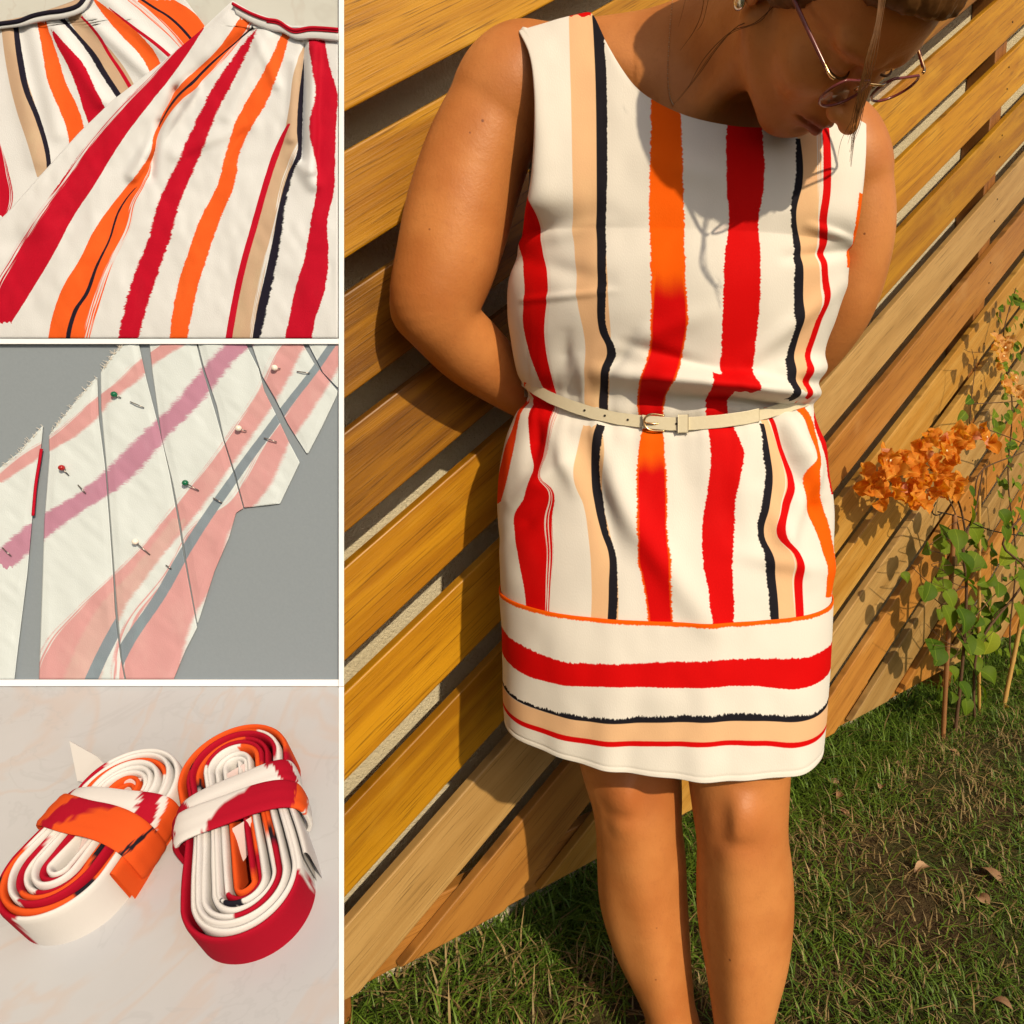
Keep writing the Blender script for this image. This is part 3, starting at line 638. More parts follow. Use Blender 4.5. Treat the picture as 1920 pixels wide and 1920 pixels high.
DS = [  # (colour, [(q, p, half width)], ragged left, ragged right, edge colour, streaks)
    (BEI, [(-20, 1095, 30), (200, 1099, 29), (400, 1105, 30), (560, 1112, 30), (640, 1122, 25), (690, 1122, 24), (765, 1118, 22)], 0, 0),
    (BEI, [(800, 1110, 18), (850, 1108, 28), (900, 1104, 26), (950, 1112, 18), (1000, 1122, 20), (1060, 1132, 24), (1200, 1132, 26)], 0, 0),
    (RED, [(-20, 1088, 24), (30, 1084, 24)], 1, 1),
    (BLK, [(-20, 1115, 9), (120, 1126, 11), (280, 1129, 11), (450, 1129, 9), (540, 1129, 9), (620, 1132, 8), (655, 1147, 8), (690, 1138, 8), (770, 1131, 9)], 0, 2),
    (BLK, [(798, 1126, 8), (850, 1118, 10), (900, 1116, 10), (950, 1122, 9), (1000, 1133, 7), (1040, 1147, 7), (1100, 1150, 9), (1200, 1145, 8)], 0, 3),
    (ORG, [(165, 1248, 27), (240, 1249, 29), (300, 1250, 31), (400, 1250, 33), (500, 1253, 33), (560, 1254, 34), (600, 1255, 35)], 5, 5),
    (RED, [(505, 1254, 27), (600, 1255, 35), (640, 1252, 33), (700, 1238, 33), (745, 1222, 27), (790, 1222, 24)], 4, 4, ORG, None, 60),
    (ORG, [(800, 1225, 19), (830, 1222, 24), (860, 1221, 26), (910, 1222, 28)], 4, 4), (RED, [(845, 1222, 24), (900, 1222, 29), (1000, 1225, 28), (1050, 1227, 31), (1100, 1233, 27), (1200, 1242, 23)], 5, 5, ORG, None, 45),
    (RED, [(205, 1393, 31), (350, 1397, 35), (420, 1394, 28), (480, 1392, 34), (600, 1388, 35), (680, 1380, 31), (729, 1374, 30)], 4, 4),
    (RED, [(702, 1353, 22), (760, 1345, 22), (800, 1352, 25), (850, 1362, 31), (900, 1358, 28), (950, 1350, 28), (1000, 1347, 30), (1050, 1345, 28), (1100, 1350, 25), (1200, 1358, 20)], 4, 4),
    (BEI, [(190, 1514, 22), (340, 1518, 24), (450, 1515, 24), (560, 1522, 22), (620, 1510, 21), (680, 1494, 20), (735, 1482, 20)], 0, 0, None, 1),
    (BLK, [(260, 1495, 5), (340, 1497, 8), (400, 1487, 6), (480, 1497, 8), (550, 1498, 9), (620, 1492, 8), (680, 1478, 8), (750, 1462, 8)], 4, 0),
    (RED, [(190, 1541, 7), (350, 1550, 8), (420, 1542, 8), (500, 1546, 7), (560, 1547, 6), (600, 1535, 6), (640, 1522, 6), (700, 1500, 6), (742, 1492, 6)], 1, 0),
    (BEI, [(790, 1436, 9), (850, 1452, 17), (900, 1460, 20), (950, 1449, 19), (1000, 1441, 17), (1040, 1464, 22), (1100, 1472, 22), (1200, 1477, 20)], 0, 0, None, 1),
    (BLK, [(795, 1428, 5), (850, 1435, 7), (900, 1440, 8), (950, 1432, 8), (1000, 1425, 7), (1040, 1438, 8), (1100, 1447, 9), (1200, 1455, 7)], 4, 0),
    (RED, [(765, 1443, 5), (850, 1468, 6), (900, 1482, 7), (950, 1468, 7), (1000, 1458, 7), (1040, 1487, 7), (1100, 1495, 8), (1200, 1497, 7)], 0, 0),
    (ORG, [(750, 1493, 10), (800, 1515, 9), (850, 1517, 6), (880, 1508, 8), (920, 1515, 14), (960, 1530, 17), (1000, 1545, 14), (1060, 1555, 10), (1120, 1552, 6)], 2, 2),
    (RED, [(760, 1527, 5), (830, 1540, 10), (880, 1552, 8), (930, 1560, 5)], 2, 0), (ORG, [(360, 1618, 8), (420, 1610, 9), (470, 1598, 8), (500, 1592, 6)], 2, 2),
    (RED, [(372, 986, 6), (430, 1000, 22), (480, 1000, 24), (540, 1009, 25), (600, 1005, 24), (650, 1010, 20), (700, 1022, 15), (740, 1035, 10)], 1, 1, None, 1),
    (RED, [(725, 1012, 26), (800, 1014, 24), (850, 1010, 18), (885, 1010, 9), (925, 1016, 24), (970, 1000, 36), (1040, 1005, 33), (1100, 1008, 26), (1150, 1010, 23)], 1, 1, None, 1),
    ((.72, .05, .006), [(715, 985, 3), (800, 969, 5), (850, 956, 9), (905, 944, 9), (940, 938, 5)], 1, 1)]
HZ = [(ORG, [(930, .0, .02), (1600, .0, .02)], .004, .02),
      (RED, [(930, .32, .09), (985, .36, .10), (1050, .37, .085), (1150, .34, .075), (1300, .305, .085), (1400, .30, .085), (1500, .34, .10), (1560, .34, .09)], .03, .012),
      (BEI, [(930, .74, .07), (1050, .745, .07), (1150, .715, .07), (1300, .665, .075), (1400, .665, .075), (1500, .715, .075), (1560, .72, .07)], 0, 0),
      (BLK, [(930, .655, .014), (1050, .665, .018), (1150, .635, .022), (1300, .585, .026), (1400, .585, .026), (1500, .635, .022), (1560, .65, .014)], .05, .0),
      (RED, [(930, .82, .02), (1050, .815, .022), (1150, .785, .02), (1300, .745, .018), (1400, .745, .018), (1500, .79, .018), (1560, .80, .014)], .002, .002)]
DRESSM = stripes_mat('dress_print', 1920., DS, horiz=HZ)
dress = kid(mesh('dress', Vd, Fd, DRESSM, uv=UVd), person); tag(dress, 'sleeveless white dress with red, orange, beige and black painted stripes')
ds_ = dress.modifiers.new('relax', 'SMOOTH'); ds_.factor = .5; ds_.iterations = 22
sm = dress.modifiers.new('shell', 'SOLIDIFY'); sm.thickness = .0014; sm.offset = -1
rows = list(range(seam_row - 1, NROW)); den = NROW - 1 - seam_row
Vh, UVh = tube_part(rows, .0022, lambda r: max(0., (r - seam_row) / den)); 
ht = UVh[:, 2]; Vh = Vh + ((Vh - Vh.mean(0)) * [1, 1, 0]) * (-.006 * np.exp(-((ht - .945) / .008) ** 2))[:, None]
hb = mesh('hem_band', Vh, grid_faces(NTH, len(rows), True), DRESSM, dress, uv=UVh); tag(hb, 'wide hem band with horizontal red, black and beige stripes')
sm = hb.modifiers.new('shell', 'SOLIDIFY'); sm.thickness = .002; sm.offset = -1
# bindings round the armholes
bindm = plain('cotton_white', (.74, .71, .66), .8, .1, 0, .05, 90)
for sd, sg in ((Pf[0], 1), (Pf[-1], -1)):
    C = sd[3:]; n = len(C); A = np.stack([C + RT * sg * (-.001) - FW * .0005, C + RT * sg * .006 - FW * .0045, C + RT * sg * .0125 - FW * .0015], 1)
    A[:, 0] += FW * .006
    mesh('armhole_binding', A.reshape(-1, 3), grid_faces(n, 3), bindm, dress)

# ------------------------------------------------------------------ belt
BELT = np.array([(978, 712), (1000, 728), (1030, 745), (1070, 761), (1110, 774), (1160, 785), (1210, 791), (1255, 795), (1300, 794), (1350, 790), (1400, 783), (1440, 774), (1480, 762), (1522, 748)], float)
WR = RR[int(5.35 / 13 * (NROW - 1))]; PW, _ = ring_pts(WR); pw, qw = pqof(PW)
def belt_pt(p, dq=0., lift=0.):
    Y = np.interp(p, pw[:half + 1], PW[:half + 1, 1]); q = np.interp(p, BELT[:, 0], BELT[:, 1]); return PY(p, q + dq, Y - .001 - lift)
k = NT('belt_leather', .38, .45); n = k.noise(k.obj(), 240., 3); k.color(k.mix(n, (.62, .56, .40), (.70, .64, .48))); k.bump(n, .0006, .25); LEATH = k.mat
GOLDM = plain('pale_gold', (.78, .52, .26), .22, .5, 1., .05)
DARK = plain('hole_dark', (.02, .015, .01), .8)
def strap(name, p0, p1, hh, lift, parent, mat=LEATH, n=120, th=.0022):
    ps = np.linspace(p0, p1, n); rings = []
    for i, p_ in enumerate(ps):
        rings.append([belt_pt(p_, -hh, lift), belt_pt(p_, -hh, lift + th), belt_pt(p_, hh, lift + th), belt_pt(p_, hh, lift)])
    V = np.array(rings).reshape(-1, 3); F = [(i * 4 + j, i * 4 + (j + 1) % 4, i * 4 + 4 + (j + 1) % 4, i * 4 + 4 + j) for i in range(n - 1) for j in range(4)] + [(0, 1, 2, 3), (n * 4 - 1, n * 4 - 2, n * 4 - 3, n * 4 - 4)]
    o = mesh(name, V, F, mat, None, False); return o
belt = empty('belt', tuple(belt_pt(1250))); belt.parent = person; belt.matrix_parent_inverse = Matrix.Translation(person.location).inverted()
def bkid(o): o.parent = belt; o.matrix_parent_inverse = Matrix.Translation(Vector(belt_pt(1250))).inverted(); return o
st1 = bkid(strap('strap', 978, 1262, 11.5, .0, belt)); bkid(strap('strap', 1205, 1424, 12.5, .0045, belt)); bkid(strap('strap', 1262, 1522, 10.5, -.0005, belt))
for o in (belt.children): bevel(o, .0007, 2)
# back of the belt
ths = np.linspace(math.pi, 2 * math.pi, 60); a_ = (PW[half] - PW[0]) / 2; c_ = (PW[half] + PW[0]) / 2; V = []
for t in ths:
    q = c_ - a_ * math.cos(t) + np.array([0, 1, 0]) * -math.sin(t) * WR[5] * .86 * 1.0
    q[2] += .012; V += [q + [0, 0, .008], q - [0, 0, .008]]
bkid(mesh('strap', V, [(i * 2, i * 2 + 1, i * 2 + 3, i * 2 + 2) for i in range(59)], LEATH))
def disc(name, c, r, nrm, mat, n=10):
    nrm = np.asarray(nrm); a = np.cross(nrm, [0, 0, 1.]); a /= np.linalg.norm(a); b = np.cross(nrm, a)
    return mesh(name, [c + (a * math.cos(2 * math.pi * i / n) + b * math.sin(2 * math.pi * i / n)) * r for i in range(n)], [tuple(range(n))], mat)
for p_, l in ((1096, 0), (1134, 0), (1177, 0), (1268, .0045)): bkid(disc('punched_hole', belt_pt(p_, 0, l + .0027), .0015, -FW, DARK))
bk = [belt_pt(1246, -15, .006), belt_pt(1222, -16, .008), belt_pt(1211, -9, .0085), belt_pt(1208, 0, .0085), belt_pt(1211, 9, .0085), belt_pt(1222, 15, .008), belt_pt(1246, 14, .006)]
bkid(tube('buckle', bk, [.0013] * 7, GOLDM, None, 8, 40)); bkid(tube('buckle_prong', [belt_pt(1209, 1, .0095), belt_pt(1224, 2, .0085), belt_pt(1236, 1, .0055)], [.0011] * 3, GOLDM, None, 6, 12))
ke = strap('keeper_loop', 1271, 1291, 17, .0068, belt, LEATH, 8, .0025); bevel(bkid(ke), .001, 2)

# ------------------------------------------------------------------ hair, glasses, jewellery
k = NT('hair', .42, .4); p = k.sep(k.attr('pq').outputs['Vector']); g = k.noise(k.geo_pos(), 120., 3)
k.color(k.mix(g, (.055, .022, .007), (.20, .090, .030))); k.b.inputs['Specular IOR Level'].default_value = .12; HAIR = k.mat
prims_h = prims; prims = []
hell((0, -.104, .043), (.079, .096, .091), .01)
hell((0, -.205, .01), (.04, .035, .04), .02)
hell((0, -.058, .060), (.067, .066, .056), .01)
for s in (-1, 1): hell((s * .068, -.085, .015), (.014, .03, .04), .015)
hell((0, -.005, -.045), (.095, .072, .075), .012, True); hell((0, .012, .020), (.10, .052, .046), .010, True)
hair_prims = prims; prims = prims_h
bb = np.array([bounds(p) for p in hair_prims]); l2 = bb[:, 0].min(0); h2 = bb[:, 1].max(0)
Vh2, Qh2 = surface_nets(field(l2, h2, .004, hair_prims), l2, .004)
hl = ((Vh2 - HP) @ HA) / HS; ang = np.arctan2(hl[:, 0], hl[:, 2]); 
Vh2 = Vh2 + (((np.sin(ang * 60) * .0012 + np.sin(ang * 23) * .0015))[:, None]) * ((Vh2 - hd(0, -.1, .03)) / np.linalg.norm(Vh2 - hd(0, -.1, .03), axis=1)[:, None])
hair = kid(mesh('hair', Vh2, Qh2, HAIR), person)
def pxs(pts): return [PY(x, y, Y) for x, y, Y in pts]
HY = lambda y: .70 + (y - 0) * .0002
locks = []
for i in range(16):                            # the lock hanging over her glasses
    j = lambda s: rnd.gauss(0, s); t = rnd.uniform(-1, 1)
    locks.append(([(1658 + t * 7 + j(2), -40, .742), (1648 + t * 6, 40, .735), (1632 + t * 9 + j(2), 110, .735), (1618 + t * 9 + j(2), 170, .745), (1606 + t * 6 + j(2), 230, .76), (1596 + t * 5 + j(4), 280 + rnd.uniform(-25, 40), .775)], .00028))
locks += [([(1600, 220, .765), (1578, 262, .78), (1570, 300, .79)], .0002), ([(1470, -30, .82), (1440, 30, .83), (1385, 48, .845), (1345, 90, .87), (1310, 140, .90), (1270, 190, .93)], .00045), ([(1480, -20, .82), (1420, 40, .83), (1370, 60, .85), (1320, 110, .885), (1290, 165, .915)], .0004),
          ([(1460, -30, .82), (1430, 36, .83), (1360, 70, .86), (1300, 150, .91), (1262, 197, .935)], .0003), ([(1322, -20, .86), (1315, 25, .87), (1300, 60, .88), (1275, 95, .895)], .00035), ([(1290, -20, .86), (1280, 20, .87), (1272, 50, .88)], .0002),
          ([(1330, -10, .86), (1318, 40, .87), (1306, 58, .88)], .0003)]
for pts, r_ in locks: kid(tube('hair_strand', pxs(pts), [r_, r_, r_, r_ * .4], HAIR, None, 5, 26), person)
for s in (-1, 1):                              # brows and lashes
    for i in range(26):
        t = i / 25; x = s * (.014 + .036 * t); z = .014 + .008 * math.sin(t * 2.4) ; b = hd(x, .0075 - .012 * t * t, z); e = hd(x + s * .006, .0082 - .012 * t * t, z + .003)
        pass
    bp = [hd(s * (.014 + .038 * t), -.0005 - .013 * t * t, .0165 + .005 * math.sin(t * 2.4)) for t in np.linspace(0, 1, 9)]
    kid(tube('eyebrow', bp, [.0006, .0016, .0012, .0005], HAIR, None, 6, 24), person)
    lp = [hd(s * (.031 + .014 * t), -.0145 + .0155 * math.sqrt(1 - .8 * t * t) * 1.0, -.0105 - .001 * (1 - t * t)) for t in np.linspace(-1, 1, 9)]
    kid(tube('eyelashes', lp, [.0007, .0014, .0014, .0008], HAIR, None, 6, 20), person)
FRAME = plain('tortoise_acetate', (.16, .035, .035), .18, .5, 0, .35, 40)
k = NT('spectacle_lens', .03, .6); k.color((.9, .8, .8)); td = k.n.new('ShaderNodeBsdfTransparent'); td.inputs[0].default_value = (1, .95, .95, 1); fr = k.n.new('ShaderNodeFresnel'); fr.inputs[0].default_value = 1.12
gb = k.n.new('ShaderNodeBsdfGlossy'); gb.inputs['Roughness'].default_value = .02; mx = k.n.new('ShaderNodeMixShader'); mx.inputs[0].default_value = .07; k.l.new(td.outputs[0], mx.inputs[1]); k.l.new(gb.outputs[0], mx.inputs[2]); k.l.new(mx.outputs[0], k.n['Material Output'].inputs[0]); LENS = k.mat
gl = empty('glasses', tuple(hd(0, .012, 0))); tag(gl, 'tortoiseshell glasses with gold hinges on the woman\'s bowed face', 'glasses')
for s in (-1, 1):
    outl = []
    for i in range(40):
        t = 2 * math.pi * i / 40; xx = .0255 * math.cos(t); zz = .021 * math.sin(t); zz = min(zz, .0155 + .002 * math.cos(t) * s)
        outl.append(hd(s * .036 + xx, .0135 - .05 * (xx * s + .005) ** 2 * 8, -.010 + zz))
    outl2 = np.array(outl + outl[:2]); V, F = tube_vf(outl2, .0013 * HS, 7, False); kid(mesh('rim', V, F, FRAME), gl)
    n = len(outl); cc = np.mean(outl, 0); fv = HA[:, 1] * .0008
    V = [cc + fv] + [q + fv for q in outl] + [cc - fv] + [q - fv for q in outl]
    F = [(0, 1 + i, 1 + (i + 1) % n) for i in range(n)] + [(n + 1, n + 2 + (i + 1) % n, n + 2 + i) for i in range(n)] + [(1 + (i + 1) % n, 1 + i, n + 2 + i, n + 2 + (i + 1) % n) for i in range(n)]
    kid(mesh('lens', V, F, LENS), gl)
    tm = tube('temple', [hd(s * .0675, .004, .004), hd(s * .072, -.03, .004), hd(s * .076, -.075, .002), hd(s * .077, -.10, -.008), hd(s * .076, -.115, -.03)], [.0018, .0020, .0022, .0024, .0024], FRAME, None, 8, 30); kid(tm, gl)
    hg = tube('hinge', [hd(s * .063, .010, .0045), hd(s * .0675, .005, .0045), hd(s * .0690, -.014, .0045)], [.0017, .0017, .0011], GOLDM, None, 7, 14); kid(hg, gl)
    kid(tube('nose_pad', [hd(s * .0105, .0095, -.012), hd(s * .0095, .0085, -.018)], [.0016, .0016], GOLDM, None, 6), gl)
kid(tube('bridge', [hd(-.0115, .0135, -.001), hd(0, .0165, .0015), hd(.0115, .0135, -.001)], [.0013] * 3, GOLDM, None, 7, 14), gl)
# necklace: fine chain of tiny beads lying on the chest
def skin_y(x, y, Y0):
    ys = np.linspace(.80, 1.1, 240); P = np.array([PY(x, y, t) for t in ys]); d = evalp(P, prims); h_ = np.argmax(d < .001); return ys[h_] if (d < .001).any() else Y0
nk_ = smooth_path([(1262, -12), (1257, 40), (1254, 90), (1252, 140), (1256, 180), (1262, 196)], 60); NKm = plain('necklace_gold', (.62, .48, .30), .3, .5, 1.)
V, F = [], []
for i, (x, y) in enumerate(nk_):
    q = PY(x, y, skin_y(x, y, .97) - .0012); r_ = .0009 if i % 2 else .0006; b = len(V)
    V += [q + np.array(o_) * r_ for o_ in ((1, 0, 0), (-1, 0, 0), (0, 1, 0), (0, -1, 0), (0, 0, 1.3), (0, 0, -1.3))]
    F += [(b + a1, b + a2, b + a3) for a1, a2, a3 in ((0, 2, 4), (2, 1, 4), (1, 3, 4), (3, 0, 4), (2, 0, 5), (1, 2, 5), (3, 1, 5), (0, 3, 5))]
tag(mesh('necklace', V, F, NKm), 'fine gold chain necklace lying on the woman\'s chest', 'necklace')
q = hd(-.079, -.094, -.047); V, F = [], []
for i in range(7):
    for j in range(10):
        t = math.pi * i / 6; f_ = 2 * math.pi * j / 10; V.append(q + HA @ (np.array([.003 * math.sin(t) * math.cos(f_), .006 * math.sin(t) * math.sin(f_), .0075 * math.cos(t)]) * HS))
F = [(i * 10 + j, i * 10 + (j + 1) % 10, i * 10 + 10 + (j + 1) % 10, i * 10 + 10 + j) for i in range(6) for j in range(10)]
tag(mesh('earring', V, F, plain('earring_silver', (.62, .62, .6), .2, .5, .9)), 'small pale drop earring in the woman\'s ear', 'earring')

# ------------------------------------------------------------------ bougainvillea, vine, stakes
def leafmat(name, a, b, tr=.35):
    k = NT(name, .62, .18); r = k.objrand(); n = k.noise(k.obj(), 30., 3); p = k.sep(k.obj())
    vein = k.sstep(k.m('ABSOLUTE', p[0]), .0012, .0004)
    c = k.mix(r, a, b); c = k.mix(k.m('MULTIPLY', n, .4), c, tuple(x * .6 for x in a)); c = k.mix(k.m('MULTIPLY', vein, .35), c, tuple(min(1, x * 1.8 + .02) for x in b))
    k.color(c); k.bump(n, .002, .3)
    td = k.n.new('ShaderNodeBsdfTranslucent'); k.put(td.inputs[0], k.mix(1., c, (1.2, 1.3, .5), 'MULTIPLY')); mx = k.n.new('ShaderNodeMixShader'); mx.inputs[0].default_value = tr
    k.l.new(k.b.outputs[0], mx.inputs[1]); k.l.new(td.outputs[0], mx.inputs[2]); k.l.new(mx.outputs[0], k.n['Material Output'].inputs[0]); return k.mat
LEAFM = leafmat('leaf_green', (.065, .135, .008), (.19, .27, .016)); LEAFY = leafmat('leaf_yellow', (.22, .30, .02), (.34, .38, .03))
BRACT = leafmat('bract_orange', (.76, .24, .015), (.90, .40, .06), .5); BRACTP = leafmat('bract_peach', (.75, .36, .10), (.85, .50, .20), .45); BRPINK = leafmat('bract_pink', (.80, .30, .16), (.85, .40, .25), .45)
STEM = plain('stem_bark', (.10, .055, .03), .8, .2, 0, .4, 120); CANE = plain('bamboo_cane', (.46, .27, .075), .5, .3, 0, .2, 30); CANED = plain('old_cane', (.26, .12, .045), .7, .2, 0, .25, 40)
WIRE = plain('wire_black', (.02, .018, .016), .5, .4, .5)
bou = empty('bougainvillea', tuple(np.array([*PZ(1790, 1375, -.04)[:2], -.04]))); tag(bou, 'bougainvillea shrub with orange papery blossoms and heart-shaped leaves beside the fence', 'plant')
OFF = float((PZ(1790, 1375, -.04) - FB) @ FN)
def leaf_me(name, L, W, curl, mat, heart=True):
    V, F = leaf_vf(L, W, curl, heart, 13, 7); o = mesh(name, V, F, mat); me = o.data; bpy.data.objects.remove(o); return me
BL = [leaf_me('leaf', .066, .080, .40, LEAFM), leaf_me('leaf', .066, .074, .7, LEAFM), leaf_me('leaf', .064, .078, .3, LEAFY)]
def place(me, name, q, size, parent, tilt=None, rot=None):
    o = bpy.data.objects.new(name, me); link(o)
    dv = Vector((FN[0] + rnd.gauss(0, .35), FN[1] - .25 + rnd.gauss(0, .35), .55 + rnd.gauss(0, .3))) if tilt is None else Vector(tilt)
    qd = dv.to_track_quat('Z', 'Y') @ Matrix.Rotation(rnd.uniform(0, 6.28) if rot is None else rot, 3, 'Z').to_quaternion()
    o.rotation_mode = 'QUATERNION'; o.rotation_quaternion = qd; o.location = Vector(q); o.scale = (size,) * 3
    return kid(o, parent)
big = [(1822, 962, 1), (1820, 1000, 1), (1790, 1005, .9), (1800, 1055, 1.25), (1832, 1050, 1), (1925, 1085, 1.3), (1845, 1130, 1.25), (1790, 1090, 1.1), (1895, 1035, 1.25, 2), (1770, 1150, 1.1), (1800, 1155, 1.1), (1835, 1180, 1.2), (1865, 1145, 1.2), (1862, 1200, 1.2, 2), (1745, 1105, .8), (1728, 1108, .7), (1772, 1118, .8), (1745, 1210, 1), (1765, 1225, .9), (1800, 1200, 1.1), (1815, 1240, 1), (1840, 1270, 1), (1905, 1145, 1.2), (1912, 1100, 1), (1800, 1290, .9), (1835, 1290, .9), (1690, 1082, .5), (1880, 1000, 1), (1875, 970, .9), (1905, 960, .8), (1818, 930, .9), (1925, 1240, 1), (1780, 1260, .8), (1810, 1320, .8), (1925, 1330, .7), (1775, 1060, .9), (1870, 1100, .9)]
stem_pts = []
def px_sz(x, y, off): return (PF(x, y, off) - CAM) @ FW / FOC
for it in big:
    x, y, s = it[:3]; q = PF(x, y, OFF + rnd.uniform(-.03, .05)); o = place(BL[it[3] if len(it) > 3 else rnd.choice([0, 0, 1])], 'leaf', q + np.array([0, 0, .022 * s]), s * .98, bou, rot=math.pi + rnd.uniform(-.7, .7))
for i in range(60):
    x = rnd.gauss(1830, 42); y = rnd.uniform(985, 1330); q = PF(x, y, OFF - .02 + rnd.uniform(-.05, .03)); place(BL[rnd.choice([0, 1])], 'leaf', q, rnd.uniform(.5, .8), bou)
def stem(pts, r0, r1, parent, name='stem', mat=STEM, n=26):
    return kid(tube(name, [PF(x, y, o_) for x, y, o_ in pts], [r0, (r0 + r1) / 2, r1], mat, None, 7, n), parent)
gy_ = lambda x, y: None
stem([(1790, 1378, OFF), (1800, 1290, OFF), (1808, 1200, OFF), (1812, 1100, OFF), (1806, 1040, OFF), (1812, 1000, OFF)], .0055, .0035, bou)
stem([(1812, 1010, OFF), (1800, 950, OFF), (1775, 900, OFF), (1740, 880, OFF + .02), (1690, 890, OFF + .04)], .0032, .0014, bou)
stem([(1830, 1370, OFF), (1826, 1300, OFF), (1840, 1200, OFF), (1925, 1080, OFF), (1880, 1020, OFF), (1925, 960, OFF)], .0045, .003, bou)
stem([(1806, 1040, OFF), (1790, 960, OFF), (1760, 905, OFF)], .0028, .0012, bou); stem([(1828, 930, OFF), (1843, 880, OFF), (1925, 840, OFF), (1838, 800, OFF)], .0025, .0012, bou)
stem([(1812, 1000, OFF), (1830, 950, OFF), (1843, 880, OFF)], .003, .002, bou); stem([(1808, 1100, OFF), (1780, 1110, OFF), (1745, 1095, OFF), (1712, 1065, OFF)], .002, .0009, bou)
stem([(1808, 1200, OFF), (1770, 1140, OFF), (1735, 1110, OFF)], .002, .0009, bou); stem([(1810, 1180, OFF), (1860, 1120, OFF), (1910, 1080, OFF)], .002, .001, bou)
for i in range(16):
    x, y = rnd.uniform(1760, 1870), rnd.uniform(1000, 1250); stem([(x, y, OFF), (x + rnd.uniform(-30, 30), y - rnd.uniform(10, 25), OFF + .02), (x + rnd.uniform(-55, 55), y - rnd.uniform(15, 50), OFF + .03)], .0012, .0006, bou, 'twig', STEM, 10)
# bracts: papery pointed lobes, three to a blossom
def bract_me(mat):
    V, F = leaf_vf(.031, .037, .9, True, 7, 5); V = [(x, y, z + .010 * (y / .031) ** 1.2 + .004 * math.sin(x * 420)) for x, y, z in V]
    o = mesh('bract', V, F, mat); me = o.data; bpy.data.objects.remove(o); return me
BM = {'o': bract_me(BRACT), 'p': bract_me(BRACTP), 'k': bract_me(BRPINK)}
k = NT('floret', .6); k.color((.85, .75, .45)); FLOR = k.mat
fl_me = None
def blossom(x, y, off, kind, parent, size=1.):
    global fl_me
    q = PF(x, y, off); ax = Vector((FN[0] * .8 + rnd.gauss(0, .55), FN[1] + rnd.gauss(0, .55), .35 + rnd.gauss(0, .5))).normalized(); r0 = rnd.uniform(0, 6.28)
    for i in range(3):
        qd = ax.to_track_quat('Z', 'Y') @ Matrix.Rotation(r0 + i * 2.094, 3, 'Z').to_quaternion() @ Matrix.Rotation(rnd.uniform(.2, .75), 3, 'X').to_quaternion()
        kk2 = 'k' if (kind == 'o' and rnd.random() < .08) else kind
        o = link(bpy.data.objects.new('bract', BM[kk2])); o.rotation_mode = 'QUATERNION'; o.rotation_quaternion = qd; o.location = Vector(q); s = size * rnd.uniform(.85, 1.15); o.scale = (s, s, s); kid(o, parent)
    if rnd.random() < .3:
        a = Vector(q) + ax * .016
        if fl_me is None:
            V = [(0, 0, 0)] + [(.0035 * math.cos(i * .628) * (1 if i % 2 else .45), .0035 * math.sin(i * .628) * (1 if i % 2 else .45), .001) for i in range(10)]
            o = mesh('floret', V, [(0, i + 1, (i + 1) % 10 + 1) for i in range(10)], FLOR); fl_me = o.data
        else: o = link(bpy.data.objects.new('floret', fl_me))
        o.rotation_mode = 'QUATERNION'; o.rotation_quaternion = ax.to_track_quat('Z', 'Y'); o.location = a; kid(o, parent)
cl = [(1650, 885), (1640, 915), (1655, 935), (1668, 900), (1672, 870), (1690, 850), (1690, 930), (1700, 885), (1700, 910), (1712, 860), (1718, 935), (1722, 905), (1722, 880), (1735, 850), (1740, 890), (1742, 920), (1750, 865), (1755, 905), (1765, 850), (1768, 880), (1775, 900), (1780, 920), (1785, 862), (1760, 925), (1730, 945), (1705, 940), (1660, 860), (1745, 830), (1762, 826), (1785, 833), (1800, 815), (1812, 800), (1822, 818), (1808, 840), (1840, 820), (1852, 830), (1848, 812), (1795, 905), (1680, 890), (1632, 900)]
for i in range(38):
    a_, b_ = rnd.choice(cl); cl.append((a_ + rnd.uniform(-16, 16), b_ + rnd.uniform(-16, 16)))
for x, y in cl: blossom(x, y, OFF + rnd.uniform(-.015, .06), 'o', bou, rnd.uniform(.85, 1.15))
vine = empty('climbing_vine', tuple(np.array([*PZ(1905, 1330, -.04)[:2], -.04]))); tag(vine, 'thin green climbing vine with pale peach blossoms against the fence', 'plant')
stem([(1905, 1335, .10), (1893, 1200, .09), (1905, 1050, .08), (1890, 900, .07), (1898, 760, .07), (1880, 640, .06), (1905, 540, .06)], .003, .0015, vine)
stem([(1900, 1000, .08), (1925, 900, .08), (1915, 780, .07)], .002, .001, vine); stem([(1818, 795, .1), (1822, 740, .1), (1828, 690, .09), (1822, 655, .08)], .0016, .0008, vine)
stem([(1818, 758, .1), (1925, 750, .1), (1880, 740, .08)], .0014, .0008, vine); stem([(1845, 660, .08), (1820, 660, .08), (1808, 655, .07)], .001, .0006, vine, 'twig')
VL = [leaf_me('leaf', .026, .024, .4, LEAFM, False), leaf_me('leaf', .03, .03, .3, LEAFM)]
for i in range(150):
    y = rnd.uniform(540, 1290); x = (1893 if y > 620 else 1905) + rnd.gauss(0, 20) + 8; place(rnd.choice(VL), 'leaf', PF(min(x, 1945), y, .08 + rnd.uniform(-.02, .03)), rnd.uniform(.6, 1.15), vine)
for x, y in ((1823, 745), (1812, 772), (1897, 575), (1872, 600), (1902, 635), (1880, 790), (1868, 770), (1865, 800), (1878, 815), (1890, 840)): place(VL[1], 'leaf', PF(x, y, .1), 1.25, vine)
for x, y in ((1868, 640), (1880, 655), (1860, 655), (1875, 675), (1925, 630), (1888, 640), (1880, 720), (1895, 712), (1888, 735), (1905, 728), (1912, 745), (1870, 690)): blossom(x, y, .10 + rnd.uniform(-.01, .02), 'p', vine, rnd.uniform(.75, 1.))
